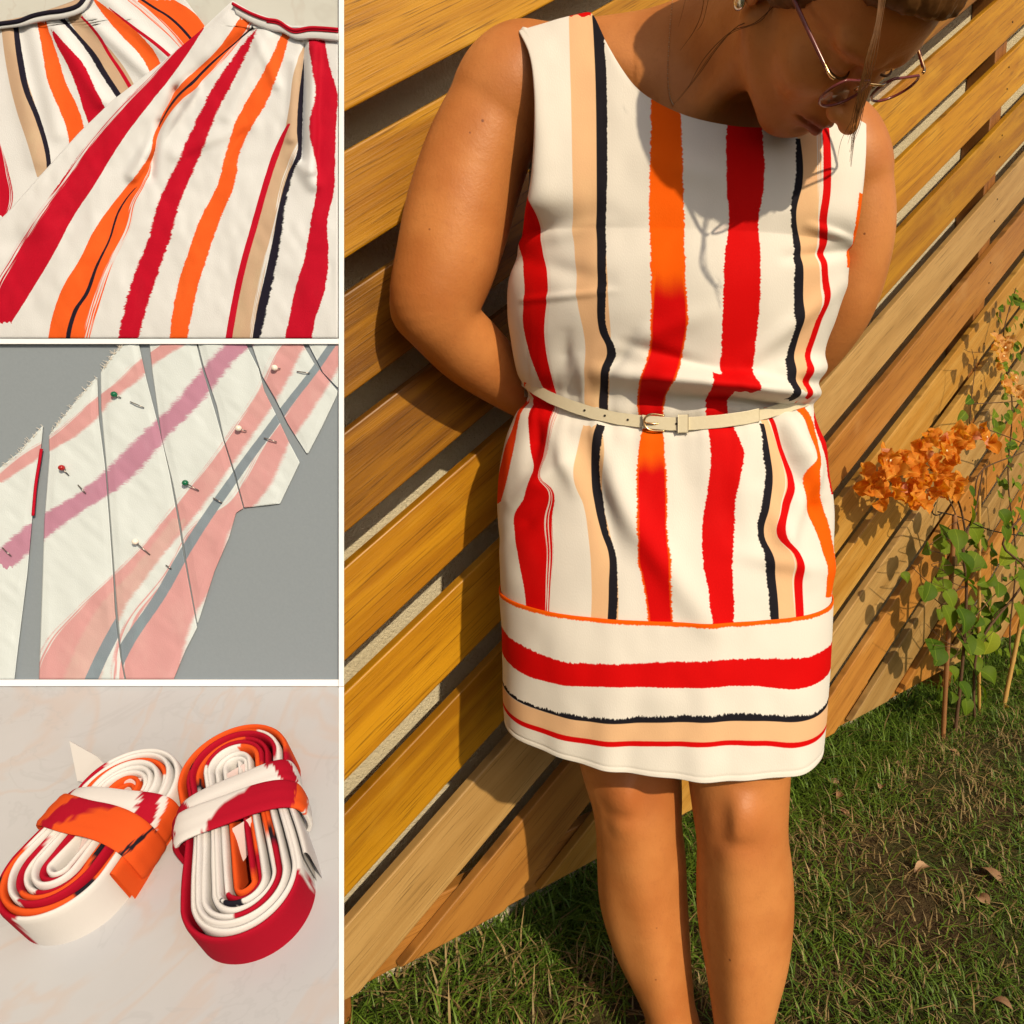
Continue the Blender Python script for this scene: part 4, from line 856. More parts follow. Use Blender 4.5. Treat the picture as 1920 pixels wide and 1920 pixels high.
def stake(a, b, oa, ob, r_, mat, lab):
    pa, pb = PF(*a, oa), PF(*b, ob); d = pb - pa
    if pa[2] > -.05: pa = pa - d * ((pa[2] + .05) / d[2])
    n = 40; P = pa + np.linspace(0, 1, n)[:, None] * (pb - pa); rr = np.array([r_ * (1 + (.14 if i % 9 == 4 else 0)) for i in range(n)])
    V, F = tube_vf(P, rr, 10); tag(mesh('plant_stake', V, F, mat), lab, 'stake', 'stakes holding up the bougainvillea')
stake((1768, 1385), (1790, 965), OFF, OFF, .0065, CANED, 'dark weathered cane stake upright in the middle of the bougainvillea')
stake((1868, 1392), (1924, 1120), OFF + .02, OFF + .02, .0068, CANE, 'pale slanting bamboo stake standing free of the fence with a fallen blossom')
stake((1836, 1300), (1836, 930), .12, .12, .005, CANE, 'thin cane stake upright close against the fence slats')
wq = [PF(x, y, o_) for x, y, o_ in ((1755, 942, OFF), (1748, 960, OFF), (1756, 966, OFF), (1766, 962, OFF), (1760, 960, OFF), (1800, 970, OFF), (1860, 995, OFF), (1930, 1006, OFF))]
tag(tube('support_wire', wq, [.0017] * 8, WIRE, None, 6, 60), 'black wire with a hooked end strung across the bougainvillea', 'wire')
fb = empty('fallen_blossom', tuple(PF(1895, 1345, OFF))); tag(fb, 'withered orange blossom cluster lying in the grass by the slanting stake', 'blossom')
for i in range(7): blossom(1888 + rnd.uniform(-12, 22), 1342 + rnd.uniform(-12, 12), OFF + rnd.uniform(-.01, .02), 'p' if i % 2 else 'o', fb, .8)

# ------------------------------------------------------------------ display stand with three sewing set-ups
DB = .70
def B0(x, y, h=0.): return PD(x, y, DB) - FW * h
def B(x, y, h=0.): return PD(x, y, DB - h)
TT, TB = PD(635, 1286, .70), PD(635, 1960, .475); e2 = TT - TB; e2 -= RT * (e2 @ RT); e2 /= np.linalg.norm(e2); nT = np.cross(RT, e2); nT /= np.linalg.norm(nT)
if nT @ FW > 0: nT = -nT
def T(x, y, h=0.):
    r = ray(x, y); return CAM + r * (((TT - CAM) @ nT) / (r @ nT)) + nT * h
def TR(x, y, h=0.):
    r = ray(x, y); return CAM + r * (((TT + nT * h - CAM) @ nT) / (r @ nT))
def marble(name, a, b, vein, vein2):
    k = NT(name, .22, .4); p = k.geo_pos(); n = k.noise(p, 9., 5, .6)
    v1 = k.noise(p, 5., 4, .55, 1.6); v2 = k.noise(p, 11., 4, .6, 1.2)
    c = k.mix(n, a, b); c = k.mix(k.m('MULTIPLY', k.sstep(k.m('ABSOLUTE', k.m('SUBTRACT', v1, .5)), .035, .0), .32), c, vein); c = k.mix(k.m('MULTIPLY', k.sstep(k.m('ABSOLUTE', k.m('SUBTRACT', v2, .53)), .02, .0), .35), c, vein2)
    k.color(c); return k.mat
MARB1 = marble('marble_pale', (.50, .52, .50), (.57, .59, .57), (.44, .44, .42), (.46, .43, .40)); MARB2 = marble('marble_pink', (.42, .435, .475), (.51, .525, .57), (.50, .385, .335), (.40, .41, .45))
k = NT('cutting_mat', .55, .25); n = k.noise(k.geo_pos(), 400., 3); k.color(k.mix(n, (.215, .255, .300), (.242, .285, .335))); k.bump(n, .0004, .2); MATG = k.mat
STW = plain('stand_white', (.85, .89, .96), .6, .2, 0, .01)
stand = empty('display_stand', (float(PD(300, 1280, DB)[0]), float(PD(300, 1280, DB)[1]), -.04)); tag(stand, 'white framed display stand with a marble panel, grey mat and sloping marble tray', 'display stand')
def slab(name, f, x0, y0, x1, y1, h0, h1, mat):
    c = [(x0, y0), (x1, y0), (x1, y1), (x0, y1)]; V = [f(x, y, h1) for x, y in c] + [f(x, y, h0) for x, y in c]
    return kid(mesh(name, V, [(3, 2, 1, 0), (4, 5, 6, 7), (0, 1, 5, 4), (1, 2, 6, 5), (2, 3, 7, 6), (3, 0, 4, 7)], mat, None, False), stand)
slab('back_board', B0, -70, -70, 612, 1262, -.020, -.0072, STW)
slab('marble_panel', B0, -60, -60, 635, 635, -.007, 0, MARB1); slab('cutting_mat', B0, -60, 645, 635, 1274, -.007, 0, MATG)
slab('divider', B, 635.2, -70, 645, 1287, -.0045, .0048, STW); slab('divider', B, -70, 635.2, 635, 644.8, -.0068, .0048, STW); slab('divider', B, -70, 1274.2, 635, 1286.5, -.0068, .0030, STW)
slab('marble_tray', TR, -60, 1287, 635, 1965, -.008, 0, MARB2); slab('divider', TR, 635.2, 1287.5, 645, 1965, -.005, .001, STW)
for x in (-30, 420):
    a = B0(x, 1240, -.032); V, F = tube_vf([a, [a[0], a[1] + .0, -.045]], .012, 10); kid(mesh('leg', V, F, STW, None), stand)
a = B0(300, 300, -.029); V, F = tube_vf([a, [a[0], a[1] + .03, .5], [a[0] + .0, a[1] + .0, -.045]], .009, 8); kid(mesh('leg', V, F, STW), stand)
a = T(300, 1940, -.02); V, F = tube_vf([a, [a[0], a[1] + .05, -.045]], .010, 8); kid(mesh('leg', V, F, STW), stand)

def chain(c, y): c = np.array(sorted(c), float); return np.interp(y, c[:, 0], c[:, 1])
def ridge(p, q, lst):
    d = np.zeros_like(p)
    for x0, y0, x1, y1, wd, am in lst:
        ux, uy = x1 - x0, y1 - y0; t = np.clip(((p - x0) * ux + (q - y0) * uy) / (ux * ux + uy * uy), 0, 1)
        d += am * np.exp(-((p - x0 - t * ux) ** 2 + (q - y0 - t * uy) ** 2) / wd ** 2)
    return d
def sheet(name, left, right, mat, relief, h0=.004, nx=110, ny=150, parent=None, thick=.0012, oy=0., taper=False):
    ys = np.linspace(min(y for y, x in left), max(y for y, x in left), ny); xl = chain(left, ys); xr = chain(right, ys); u = np.linspace(0, 1, nx)
    p = xl[None] + (xr - xl)[None] * u[:, None]; q = np.broadcast_to(ys[None], p.shape)
    edge = np.minimum(np.minimum(p - xl[None], xr[None] - p), 14) / 14
    h = h0 + np.maximum(relief(p, q) * np.clip(edge, .25, 1), -h0 + .0012)
    if taper: h = .0012 + (h - .0012) * (.30 + .70 * np.clip((634 - q) / 150, .0, 1) ** .6)
    V = CAM + (DB - h)[..., None] * (FW + RT * ((p - CX) / FOC)[..., None] - UP * ((q - CY) / FOC)[..., None])
    o = mesh(name, V.reshape(-1, 3), grid_faces(nx, ny), mat, None, True, uv=np.stack([p, q - oy], -1).reshape(-1, 2))
    s_ = o.modifiers.new('cloth', 'SOLIDIFY'); s_.thickness = thick; s_.offset = -1
    if parent is not None: kid(o, parent)
    return o
Z = 1920 / 660.
def zz(c, pts, rl=2., rr=2., edge=None, streak=None): return (c, [(y / Z, x / Z, h / Z) for y, x, h in pts], rl, rr, edge, streak)
LRED = (.43, .005, .022); LORG = (.72, .105, .018); LBEI = (.48, .34, .24); LBLK = (.014, .012, .024); LW = (.625, .65, .69)
SB = [zz(LRED, [(160, 1090, 30), (400, 900, 58), (600, 720, 78), (800, 560, 88), (1000, 430, 98), (1200, 290, 108), (1400, 175, 118), (1600, 60, 112), (1760, 0, 70)], 2, 1, None, -1),
      zz(LORG, [(110, 1345, 42), (250, 1250, 48), (400, 1110, 58), (550, 965, 40), (700, 872, 22), (850, 820, 16), (1000, 755, 45), (1100, 690, 60), (1250, 620, 98), (1400, 545, 98), (1600, 450, 118), (1925, 370, 112)], 1, 1, None, 1),
      zz(LBLK, [(145, 1392, 13), (300, 1210, 12), (450, 1060, 11), (550, 960, 9), (700, 870, 5)], .4, .4), zz(LBLK, [(1020, 752, 4), (1150, 655, 7), (1300, 605, 7), (1450, 535, 9), (1600, 478, 12), (1700, 415, 13), (1925, 368, 13)], .4, .4),
      zz(LRED, [(170, 1402, 8), (300, 1320, 32), (450, 1230, 47), (600, 1150, 48), (750, 1085, 52), (900, 1020, 56), (1100, 930, 60), (1300, 875, 60), (1500, 800, 65), (1700, 740, 62), (1925, 690, 52)], 6, 6),
      zz(LORG, [(190, 1562, 26), (400, 1480, 42), (600, 1380, 60), (680, 1335, 52), (850, 1270, 42), (1000, 1240, 46), (1200, 1150, 56), (1400, 1080, 56), (1600, 1020, 56), (1925, 970, 46)], 3, 4),
      zz(LBEI, [(270, 1652, 8), (400, 1628, 22), (600, 1612, 32), (750, 1595, 48), (900, 1540, 60), (1000, 1500, 62), (1200, 1455, 68), (1500, 1375, 72), (1925, 1305, 72)], 0, 0, None, 1),
      zz(LRED, [(680, 1582, 8), (800, 1525, 18), (950, 1472, 19), (1200, 1400, 19), (1500, 1318, 19), (1925, 1240, 20)], .5, .5),
      zz(LBLK, [(300, 1658, 4), (500, 1642, 15), (700, 1634, 18), (850, 1632, 14), (950, 1590, 15), (1100, 1548, 18), (1300, 1515, 22), (1500, 1475, 26), (1700, 1430, 26), (1925, 1388, 20)], .5, 5),
      zz(LRED, [(215, 1730, 44), (400, 1760, 52), (500, 1780, 62), (700, 1765, 72), (900, 1775, 56), (1050, 1775, 50), (1200, 1745, 46), (1400, 1730, 65), (1600, 1690, 82), (1750, 1650, 72), (1925, 1618, 84)], 3, 3)]
SAp = [zz(LBEI, [(140, 60, 48), (400, 95, 48), (600, 150, 55), (800, 215, 55), (960, 245, 40)], 0, 0), zz(LBLK, [(140, 88, 15), (350, 118, 18), (500, 150, 17), (650, 210, 17), (800, 255, 15), (920, 272, 14)], .4, 1),
       zz(LORG, [(118, 230, 26), (300, 278, 42), (450, 315, 50), (600, 380, 55), (700, 415, 50), (820, 428, 42)], 2, 2), zz(LRED, [(160, 288, 4), (250, 342, 26), (350, 412, 42), (500, 480, 50), (600, 520, 60), (740, 560, 50)], 2, 2),
       zz(LBEI, [(80, 405, 45), (200, 490, 55), (300, 570, 62), (400, 640, 62), (560, 725, 55)], 0, 0), zz(LBLK, [(100, 335, 18), (200, 428, 15), (300, 510, 20), (400, 570, 20), (560, 675, 20)], 2, .4), zz(LRED, [(95, 452, 9), (200, 545, 11), (300, 602, 12), (400, 668, 13), (520, 738, 14)], .4, .4),
       zz(LORG, [(0, 520, 10), (100, 622, 42), (200, 722, 56), (300, 810, 50), (400, 860, 40)], 2, 2), zz(LRED, [(45, 600, 5), (150, 730, 12), (250, 860, 14), (330, 950, 14)], .5, .5),
       zz(LORG, [(0, 820, 130), (100, 950, 140), (200, 1030, 110), (300, 1090, 80)], 1, 1, None, -1), zz(LBLK, [(0, 775, 13), (50, 850, 13), (100, 930, 12), (200, 1032, 11), (280, 1090, 11)], .4, .4), zz(LRED, [(780, 0, 6), (950, 15, 42), (1100, 25, 55), (1180, 0, 50)], .5, 1, None, 1)]
SKB = stripes_mat('skirt_front_print', 660., SB, base=LW, weave=420., soft=.8); SKA = stripes_mat('skirt_back_print', 660., SAp, base=LW, weave=420., soft=.8)
rA = lambda p, q: ridge(p, q, [(100, 45, 190, 190, 14, .004), (60, 45, 110, 250, 16, .003), (150, 20, 280, 140, 12, .004), (200, 0, 330, 120, 12, .003), (20, 60, 70, 300, 18, .003)]) + .0012 * vnoise(p / 40, q / 60, 4)
rB = lambda p, q: ridge(p, q, [(470, 60, 330, 170, 12, -.003), (330, 170, 280, 300, 9, -.004), (430, 50, 60, 420, 30, .005), (360, 160, 250, 330, 12, .006), (300, 230, 285, 330, 8, -.003), (500, 70, 430, 220, 14, .003), (572, 85, 566, 300, 6, -.0045), (590, 90, 585, 320, 9, .005), (555, 120, 545, 260, 9, .003), (560, 300, 590, 345, 14, .005), (330, 290, 470, 230, 14, .003), (470, 230, 430, 300, 10, -.002), (180, 420, 90, 560, 26, .003), (480, 70, 520, 160, 9, .002)]) + .0014 * vnoise(p / 45, q / 60, 9) + .0006 * vnoise(p / 16, q / 24, 10)
skA = empty('striped_skirt', tuple(B(100, 150))); tag(skA, 'white striped skirt with black-edged waistband lying partly under the other skirt', 'skirt')
sheet('skirt_panel', [(-30, 170), (-2, 165), (20, 118), (38, 60), (50, -50), (640, -50)], [(-30, 340), (0, 348), (50, 385), (120, 400), (420, 400), (640, 20)], SKA, rA, .0035, 110, 150, skA, taper=True)
skB = empty('striped_skirt', tuple(B(400, 300))); tag(skB, 'white skirt with red, orange and beige stripes and red-edged waistband lying on top', 'skirt')
sheet('skirt_panel', [(3, 437), (60, 376), (120, 303), (190, 212), (250, 150), (325, 82), (395, 20), (470, -55), (634, -55)], [(3, 438), (22, 470), (34, 505), (50, 548), (53, 634), (634, 634)], SKB, rB, .0085, 190, 190, skB, taper=True)
cwm = plain('skirt_cotton', LW, .8, .1, 0, .04, 90); redm = plain('piping_red', LRED, .8, .1, 0, .1, 200); blkm = plain('piping_black', LBLK, .8, .1, 0, .1, 200)
def band(name, top_, bot_, h, mat, parent, n=60):
    a = smooth_path(top_, n); b = smooth_path(bot_, n); V = []
    for i in range(n):
        for t in (0, .15, .85, 1): x, y = a[i] + (b[i] - a[i]) * t; V.append(B(x, y, h + (.0016 if 0 < t < 1 else 0)))
    o = mesh(name, V, [(i * 4 + j, i * 4 + j + 1, i * 4 + 5 + j, i * 4 + 4 + j) for i in range(n - 1) for j in range(3)], mat); s_ = o.modifiers.new('c', 'SOLIDIFY'); s_.thickness = .002; return kid(o, parent)
bt = [(436, 4), (470, 22), (500, 33), (522, 37), (550, 53), (585, 49), (634, 52)]; bb_ = [(443, 28), (476, 46), (506, 57), (530, 62), (556, 74), (588, 74), (634, 78)]
band('waistband', bt, bb_, .0120, cwm, skB); kid(tube('piping', [B(x, y + 3, .0146) for x, y in bt], [.0014] * 7, redm, None, 6, 50), skB); kid(tube('piping', [B(x, y + 8, .0143) for x, y in bt[2:]], [.0006] * 5, redm, None, 6, 40), skB)
at_ = [(-50, 52), (0, 45), (35, 40), (62, 30), (90, 24), (120, 20), (148, 10), (165, -14)]; ab_ = [(-50, 62), (0, 55), (38, 50), (68, 43), (95, 38), (128, 33), (158, 20), (176, -10)]
band('waistband', at_, ab_, .0090, cwm, skA); kid(tube('piping', [B(x, y, .0108) for x, y in at_], [.0019] * 8, blkm, None, 6, 50), skA)
band('lining', [(-50, 46), (0, 40), (60, 27), (120, 8), (150, -6), (165, -25)], [(-50, 54), (0, 47), (60, 34), (120, 22), (150, 10), (166, -14)], .004, plain('lining_beige', LBEI, .8, .1), skA)

# bias strips on the grey mat
MO = 630.
def mz(pts): return [(MO + y / Z, x / Z) for y, x in pts]
MW = (.585, .655, .695); PNK = (.55, .295, .315); PUR = (.43, .215, .32); GRY = (.20, .25, .31)
MS = [zz(PNK, [(0, 1000, 90), (60, 920, 85), (150, 790, 75), (250, 690, 72), (350, 560, 70), (450, 460, 85), (550, 340, 85), (640, 190, 80), (760, 30, 60), (800, -20, 50)], 6, 6, None, -1), zz(PUR, [(0, 1360, 90), (60, 1290, 90), (150, 1200, 85), (380, 1010, 88), (560, 830, 95), (790, 610, 110), (900, 450, 105), (960, 350, 110), (1130, 130, 110), (1260, 0, 90)], 12, 12),
      zz(PNK, [(0, 1640, 80), (60, 1590, 90), (300, 1470, 85), (500, 1340, 85), (700, 1200, 85), (900, 1050, 95), (1100, 890, 95), (1300, 700, 100), (1500, 500, 110), (1700, 340, 120), (1990, 260, 120)], 6, 6, None, -1),
      zz(PNK, [(60, 1860, 60), (200, 1770, 80), (400, 1640, 85), (600, 1500, 90), (800, 1400, 100), (900, 1330, 100), (1050, 1150, 130), (1300, 1040, 170), (1600, 850, 200), (1990, 800, 200)], 4, 5, None, -1), zz((.53, .345, .345), [(1000, 980, 60), (1300, 760, 70), (1500, 600, 90), (1990, 420, 120)], 6, 6),
      zz(GRY, [(0, 1845, 24), (180, 1722, 26), (390, 1560, 28), (460, 1510, 30), (760, 1290, 32), (1170, 1015, 34), (1400, 885, 36), (1730, 670, 38), (1990, 570, 38)], .8, .8)]
MS2 = MS[:-1] + [zz(GRY, [(1450, 730, 38), (1590, 640, 38), (1990, 450, 40)], .8, .8)]
STRIPM = stripes_mat('bias_strip_print', 660., MS, base=MW, weave=420., soft=11., crisp=(GRY,)); STRIPM2 = stripes_mat('bias_strip_print_offset', 660., MS2, base=MW, weave=420., soft=11., crisp=(GRY,))
pieces = [([(490, 235), (560, 170), (640, 100), (770, -60), (1872, -60)], [(490, 236), (560, 230), (700, 214), (960, 180), (1300, 150), (1700, 100), (1872, 80)], 'narrow bias fabric strip with frayed edge and red cut line on grey mat'),
          ([(225, 528), (350, 420), (540, 270), (660, 272), (1000, 245), (1450, 230), (1872, 215)], [(225, 532), (450, 540), (700, 573), (1000, 597), (1250, 615), (1500, 628), (1750, 657), (1872, 680)], 'wide bias fabric strip with a red-headed pin and frayed slanting top'),
          ([(45, 672), (100, 620), (195, 552), (400, 555), (700, 582), (1000, 605), (1450, 638), (1750, 664), (1872, 690)], [(45, 758), (230, 798), (500, 868), (750, 926), (1040, 978), (1200, 1003), (1590, 1076), (1720, 1010), (1872, 948)], 'long bias fabric strip with broad pink lower end and a white pin'),
          ([(45, 818), (200, 834), (560, 884), (800, 944), (1030, 988), (1190, 1012), (1565, 1079)], [(45, 1072), (200, 1110), (420, 1176), (560, 1216), (760, 1278), (940, 1328), (965, 1288), (1100, 1250), (1280, 1172), (1565, 1081)], 'bias fabric strip with a green pin and orange cut corner'),
          ([(45, 1082), (180, 1116), (380, 1184), (560, 1222), (750, 1284), (935, 1334)], [(45, 1342), (180, 1412), (300, 1442), (440, 1512), (570, 1572), (690, 1636), (915, 1528), (935, 1336)], 'bias fabric strip ending in a white pointed corner with a white pin'),
          ([(45, 1374), (220, 1432), (340, 1502), (480, 1572), (640, 1674)], [(45, 1652), (150, 1714), (300, 1842), (325, 1838), (500, 1755), (640, 1682)], 'bias fabric strip tapering to a sharp white point on grey mat'),
          ([(45, 1684), (200, 1764), (280, 1842)], [(45, 1846), (200, 1846), (280, 1846)], 'small fabric scrap crossed by the grey stripe at the mat corner')]
thr = plain('thread_white', (.72, .68, .62), .8, .1, 0, .1, 80)
for i, (l, r_, lab) in enumerate(pieces):
    rel = lambda p, q, i=i: .0008 * vnoise(p / 36, q / 50, 31 + i) + .0003 * vnoise((p + q * .8) / 50, (p * .8 - q) / 16, 41 + i) + .0006
    root = empty('fabric_strip', tuple(B(np.mean([x for _, x in l]) / Z, MO + l[0][0] / Z))); tag(root, lab, 'fabric strip')
    sheet('cloth', mz(l), mz(r_), STRIPM2 if i < 2 else STRIPM, rel, .0013, 60, 130, root, .0006, MO)
    if i in (0, 1, 2):
        V, F = [], []
        for j in range(46):
            t = rnd.random(); k0 = 1 if i == 0 else 0; y = l[0][0] + t * ((l[3][0] if i == 0 else l[2][0]) - l[0][0]); x = chain(l, y) if True else 0; a = np.array([x, y]) / Z; d = np.array([rnd.uniform(-9, 3), rnd.uniform(-7, 3)])
            v_, f_ = tube_vf([B(a[0] + 1.5, MO + a[1] + 1, .0025), B(*(a + d * .5 + [rnd.uniform(-2, 2), MO + rnd.uniform(-2, 2)]), .0035), B(*(a + d + [0, MO]), .0018)], .00016, 4, False); b = len(V); V += list(v_); F += [tuple(q + b for q in f) for f in f_]
        o = mesh('frayed_threads', V, F, thr); o['kind'] = 'stuff'; kid(o, root)
kid(tube('cut_line', [B(x / Z, MO + y / Z, .0042) for y, x in ((615, 226), (680, 216), (820, 194), (980, 180))], [.0012] * 4, redm, None, 6, 30), [o for o in COL.objects if o.get('label', '') == pieces[0][2]][0])
STEEL = plain('pin_steel', (.32, .30, .29), .3, .5, 1.)
pc = {'green': plain('pin_green', (.004, .13, .06), .15, .5), 'red': plain('pin_red', (.35, .01, .012), .15, .5), 'white': plain('pin_pearl', (.80, .75, .68), .15, .5)}
for (hx, hy), (ax_, ay), ((bx, by), (cx_, cy_)), c, lab in (((622, 318), (660, 337), ((710, 358), (785, 390)), 'green', 'green-headed pin near the frayed pink top edge of its strip'), ((336, 719), (376, 760), ((425, 812), (467, 858)), 'red', 'red-headed sewing pin stuck through white cloth'), ((1010, 801), (1085, 843), ((1163, 883), (1212, 910)), 'green', 'green-headed pin pointing at the grey stripe'),
        ((737, 1122), (818, 1193), ((905, 1250), (935, 1270)), 'white', 'pearl-headed pin in the long strip with the pink end'), ((1301, 503), (1345, 520), ((1440, 555), (1510, 578)), 'white', 'pearl-headed pin beside the white pointed corner piece\'s pink stripe'), ((1498, 173), (1530, 178), ((1620, 193), (1690, 202)), 'white', 'pearl-headed pin in the sharp tapering strip'), ((-62, 1085), (-40, 1105), ((12, 1155), (60, 1200)), 'red', 'pin whose steel tip crosses the purple stripe of the narrow strip')):
    f = lambda x, y, h: B(x / Z, MO + y / Z, h)
    root = empty('sewing_pin', tuple(f(hx, hy, .003))); tag(root, lab, 'pin', 'pins holding the bias strips'); c0 = f(hx, hy, .0068); V, F = [], []
    for i in range(9):
        for j in range(14):
            t = math.pi * i / 8; g = 2 * math.pi * j / 14; V.append(c0 + .0027 * (RT * math.sin(t) * math.cos(g) + UP * math.sin(t) * math.sin(g) + FW * math.cos(t)))
    F = [(i * 14 + j, i * 14 + (j + 1) % 14, i * 14 + 14 + (j + 1) % 14, i * 14 + 14 + j) for i in range(8) for j in range(14)]
    kid(mesh('pin_head', V, F, pc[c]), root); kid(tube('shaft', [c0, f(ax_, ay, .0042)], [.0005, .0005], STEEL, None, 6), root); kid(tube('shaft', [f(bx, by, .0040), f((bx + cx_) / 2, (by + cy_) / 2, .0050), f(cx_, cy_, .0042)], [.0005] * 3, STEEL, None, 6), root)

# rolled bias tape on the marble tray
k = NT('tape_cotton', .8, .06); n = k.noise(k.geo_pos(), 1500., 2); k.color(k.attr('tint').outputs['Color']); k.bump(n, .0004, .3); TAPE = k.mat
TCOL = {'w': (.66, .645, .65), 'r': (.36, .006, .022), 'o': (.66, .085, .016), 'k': (.013, .012, .02), 'p': (.58, .46, .46)}
def blocks(seed, first):
    r = random.Random(seed); out = []; x = 0.
    for c_, l_ in first: out.append((x, c_)); x += l_
    prev = first[-1][0]
    while x < 6:
        c_ = r.choice([c for c in 'wwwrrrroook' if c != prev]); l_ = {'w': r.uniform(.06, .20), 'r': r.uniform(.03, .11), 'o': r.uniform(.03, .10), 'k': r.uniform(.01, .02), 'p': r.uniform(.02, .06)}[c_]; out.append((x, c_)); x += l_; prev = c_
    return out
def colour_at(s, j, bl, seed):
    ss = s + .0035 * vnoise(s * 900, j * 1.7, seed) + .003 * vnoise(s * 250 + 7, j * .9, seed + 1); xs = np.array([b[0] for b in bl]); i = np.clip(np.searchsorted(xs, ss) - 1, 0, len(bl) - 1); return np.array([TCOL[bl[a][1]] for a in i])
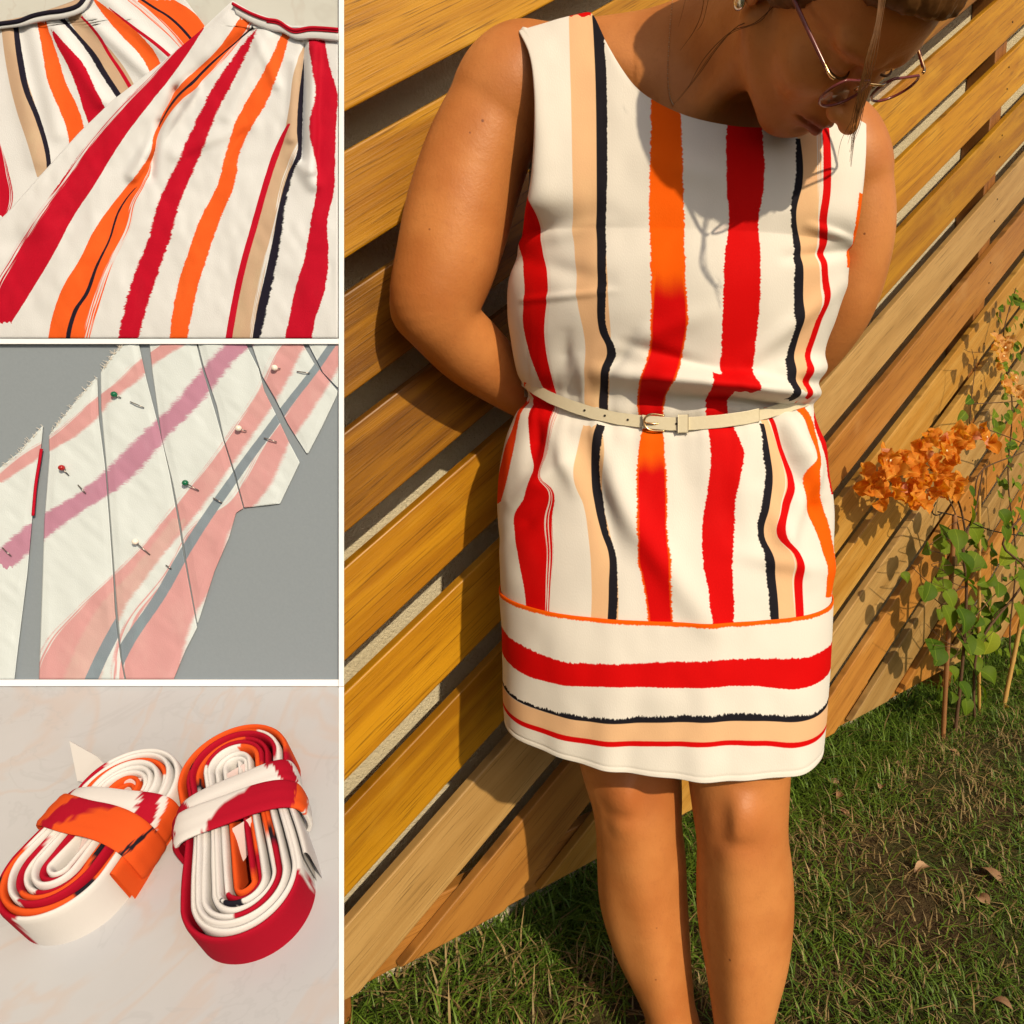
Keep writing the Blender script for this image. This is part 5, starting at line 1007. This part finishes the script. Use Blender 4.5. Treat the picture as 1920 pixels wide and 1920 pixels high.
def coil(name, p0, p1, hw, turns, hgt, seed, first, lab, core=.35, bandpos=.12, bands=()):
    P0, P1 = T(*p0), T(*p1); ax = P1 - P0; Lh = np.linalg.norm(ax) / 2; ax /= 2 * Lh; lat = np.cross(ax, nT); C0 = (P0 + P1) / 2
    th = hw / (turns + 1.6); c_ = Lh - hw; pts, nrm, ss = [], [], []
    r = random.Random(seed); N_ = 90
    for i in range(int(turns * N_) + 1):
        f_ = 2 * math.pi * i / N_; rad = hw - th * .5 - th * (i / N_); sg = 1 if (math.sin(f_) > 0 or (abs(math.sin(f_)) < 1e-9 and False)) else -1
        squeeze = 1 - .16 * math.exp(-((0) / .3) ** 2)
        for e in ((0,) if abs(math.sin(f_)) > .03 else np.linspace(-1, 1, 14) * (1 if math.cos(f_) > 0 else -1)):
            yy = c_ * sg if abs(math.sin(f_)) > .03 else c_ * e
            w_ = 1 - .13 * math.exp(-((yy - bandpos * Lh) / (.4 * Lh)) ** 2)
            rad2 = rad + th * .28 * math.sin(2.3 * f_ / 6.283 + seed + 1.3 * math.sin(f_ + seed))
            pts.append(C0 + lat * (rad2 * math.cos(f_) * w_) + ax * (rad * math.sin(f_) + yy)); nrm.append(lat * math.cos(f_) + ax * math.sin(f_))
    pts = np.array(pts); nrm = np.array(nrm); keep = np.concatenate([[True], np.linalg.norm(np.diff(pts, axis=0), axis=1) > .0002]); pts, nrm = pts[keep], nrm[keep]
    s = np.concatenate([[0], np.cumsum(np.linalg.norm(np.diff(pts, axis=0), axis=1))]); n = len(pts)
    prof = [(-.46, 0), (-.48, .4), (-.47, .84), (-.36, .95), (-.16, .995), (0, 1.), (.16, .995), (.36, .95), (.47, .84), (.48, .4), (.46, 0)]; m = len(prof)
    wob = .0012 * vnoise(s * 25, s * 0, seed) + .0030 * vnoise(s * 4.2, s * 0 + 3, seed + 5); V = np.zeros((n, m, 3)); CL = np.zeros((n, m, 3)); bl = blocks(seed, first)
    for j, (a, b) in enumerate(prof):
        V[:, j] = pts + nrm * (a * th * (1.0 + .1 * vnoise(s * 60, s * 0, seed + 2)))[:, None] + nT * ((b * hgt + wob * b))[:, None]; CL[:, j] = colour_at(s, np.full(n, float(j)) if j not in (4, 5, 6) else np.full(n, 5.), bl, seed)
    root = empty(name, tuple(C0)); tag(root, lab, 'bias tape', 'rolled bias tapes on the marble tray')
    kid(mesh('coiled_tape', V.reshape(-1, 3), grid_faces(n, m), TAPE, None, True, col=CL.reshape(-1, 3)), root)
    # loose ends in the middle
    for q in range(2):
        a = C0 + ax * (Lh * (-.28 + .55 * q)); V = [a - lat * .006 + nT * hgt * .5, a + lat * .005 + ax * .01 + nT * hgt * .55, a + lat * .009 + ax * .022 + nT * hgt * 1.02, a - lat * .004 + ax * .02 + nT * hgt * .98]
        kid(mesh('tape_end', V, [(0, 1, 2, 3)], TAPE, None, True, col=np.array([TCOL['p']] * 4)), root)
    for bi, (pos, skew, wd, lift, fst) in enumerate(bands):
        bl = blocks(seed + 20 + bi, fst); prof2 = []; hwb = hw * .90 + lift
        M = 120; V = np.zeros((M, 9, 3)); CL = np.zeros((M, 9, 3))
        for i in range(M):
            t = -.6 + (math.pi + 1.2) * i / (M - 1); x = math.cos(t); y = math.sin(t); ex = np.sign(x) * abs(x) ** .55 * hwb; ey = np.sign(y) * abs(y) ** .6 * (hgt * .52 + lift)
            cpos = C0 + ax * (pos * Lh + skew * x * hw) + lat * ex + nT * (hgt * .52 + ey + .0008 + (.0015 if y < 0 else 0))
            nv = lat * x * .8 + nT * y; nv /= np.linalg.norm(nv)
            for j in range(9):
                u = j / 4 - 1; V[i, j] = cpos + ax * (u * wd / 2) + nv * (.0016 * (1 - abs(u) ** 6) + .0003 * math.sin(u * 7 + bi))
        ln = np.linspace(0, 2 * (hwb * 2 + hgt), M)
        for j in range(9): CL[:, j] = colour_at(ln + .010 * (j / 4 - 1) * (1 if bi else -1), np.full(M, float(j)), bl, seed + bi)
        o = mesh('wrapping_tape', V.reshape(-1, 3), grid_faces(M, 9)[:, ::-1], TAPE, None, True, col=CL.reshape(-1, 3)); s_ = o.modifiers.new('c', 'SOLIDIFY'); s_.thickness = .0030; s_.offset = -1; bevel(o, .0012, 2); kid(o, root)
    return root, C0, ax, lat, Lh
w_, o_, r_, k_ = 'w', 'o', 'r', 'k'
c1 = coil('bias_tape_roll', (70, 1782), (330, 1448), .041, 8, .036, 3, [('o', .05), ('w', .10), ('r', .09), ('k', .012), ('r', .03), ('w', .26), ('o', .09), ('k', .014), ('o', .06), ('w', .02), ('o', .07), ('k', .016), ('w', .08), ('r', .10), ('w', .12)], 'rolled striped bias tape bound with a mostly orange tape', .35, .2,
     [(.22, .10, .024, .003, [('o', .05), ('w', .012), ('r', .03), ('w', .05), ('r', .04)]), (.02, -.16, .026, .0055, [('o', .055), ('k', .009), ('o', .06), ('r', .02)])])
c2 = coil('bias_tape_roll', (503, 1802), (455, 1412), .041, 8, .036, 8, [('w', .08), ('r', .02), ('o', .14), ('w', .02), ('r', .17), ('w', .14), ('o', .05), ('k', .012), ('r', .05), ('w', .26), ('r', .13), ('w', .24), ('r', .05), ('o', .05), ('k', .015), ('w', .12)], 'rolled striped bias tape bound with a red and white tape', .35, .1,
     [(.26, .08, .022, .003, [('w', .05), ('r', .035), ('w', .06)]), (.06, -.14, .026, .0055, [('w', .035), ('o', .03), ('r', .06), ('w', .05)])])
for pts, c_, root in (([(150, 1412), (200, 1440), (228, 1470), (190, 1478), (152, 1470)], 'w', c1[0]), ([(370, 1640), (392, 1650), (388, 1690), (352, 1730), (350, 1700)], 'p', c2[0])):
    V = [T(x, y, .016 if i in (0, 1) else .004 + .010 * (i == 2)) for i, (x, y) in enumerate(pts)]; o = mesh('tape_tail', V, [tuple(range(len(V)))], TAPE, None, False, col=np.array([TCOL[c_]] * len(V))); s_ = o.modifiers.new('c', 'SOLIDIFY'); s_.thickness = .0012; kid(o, root)
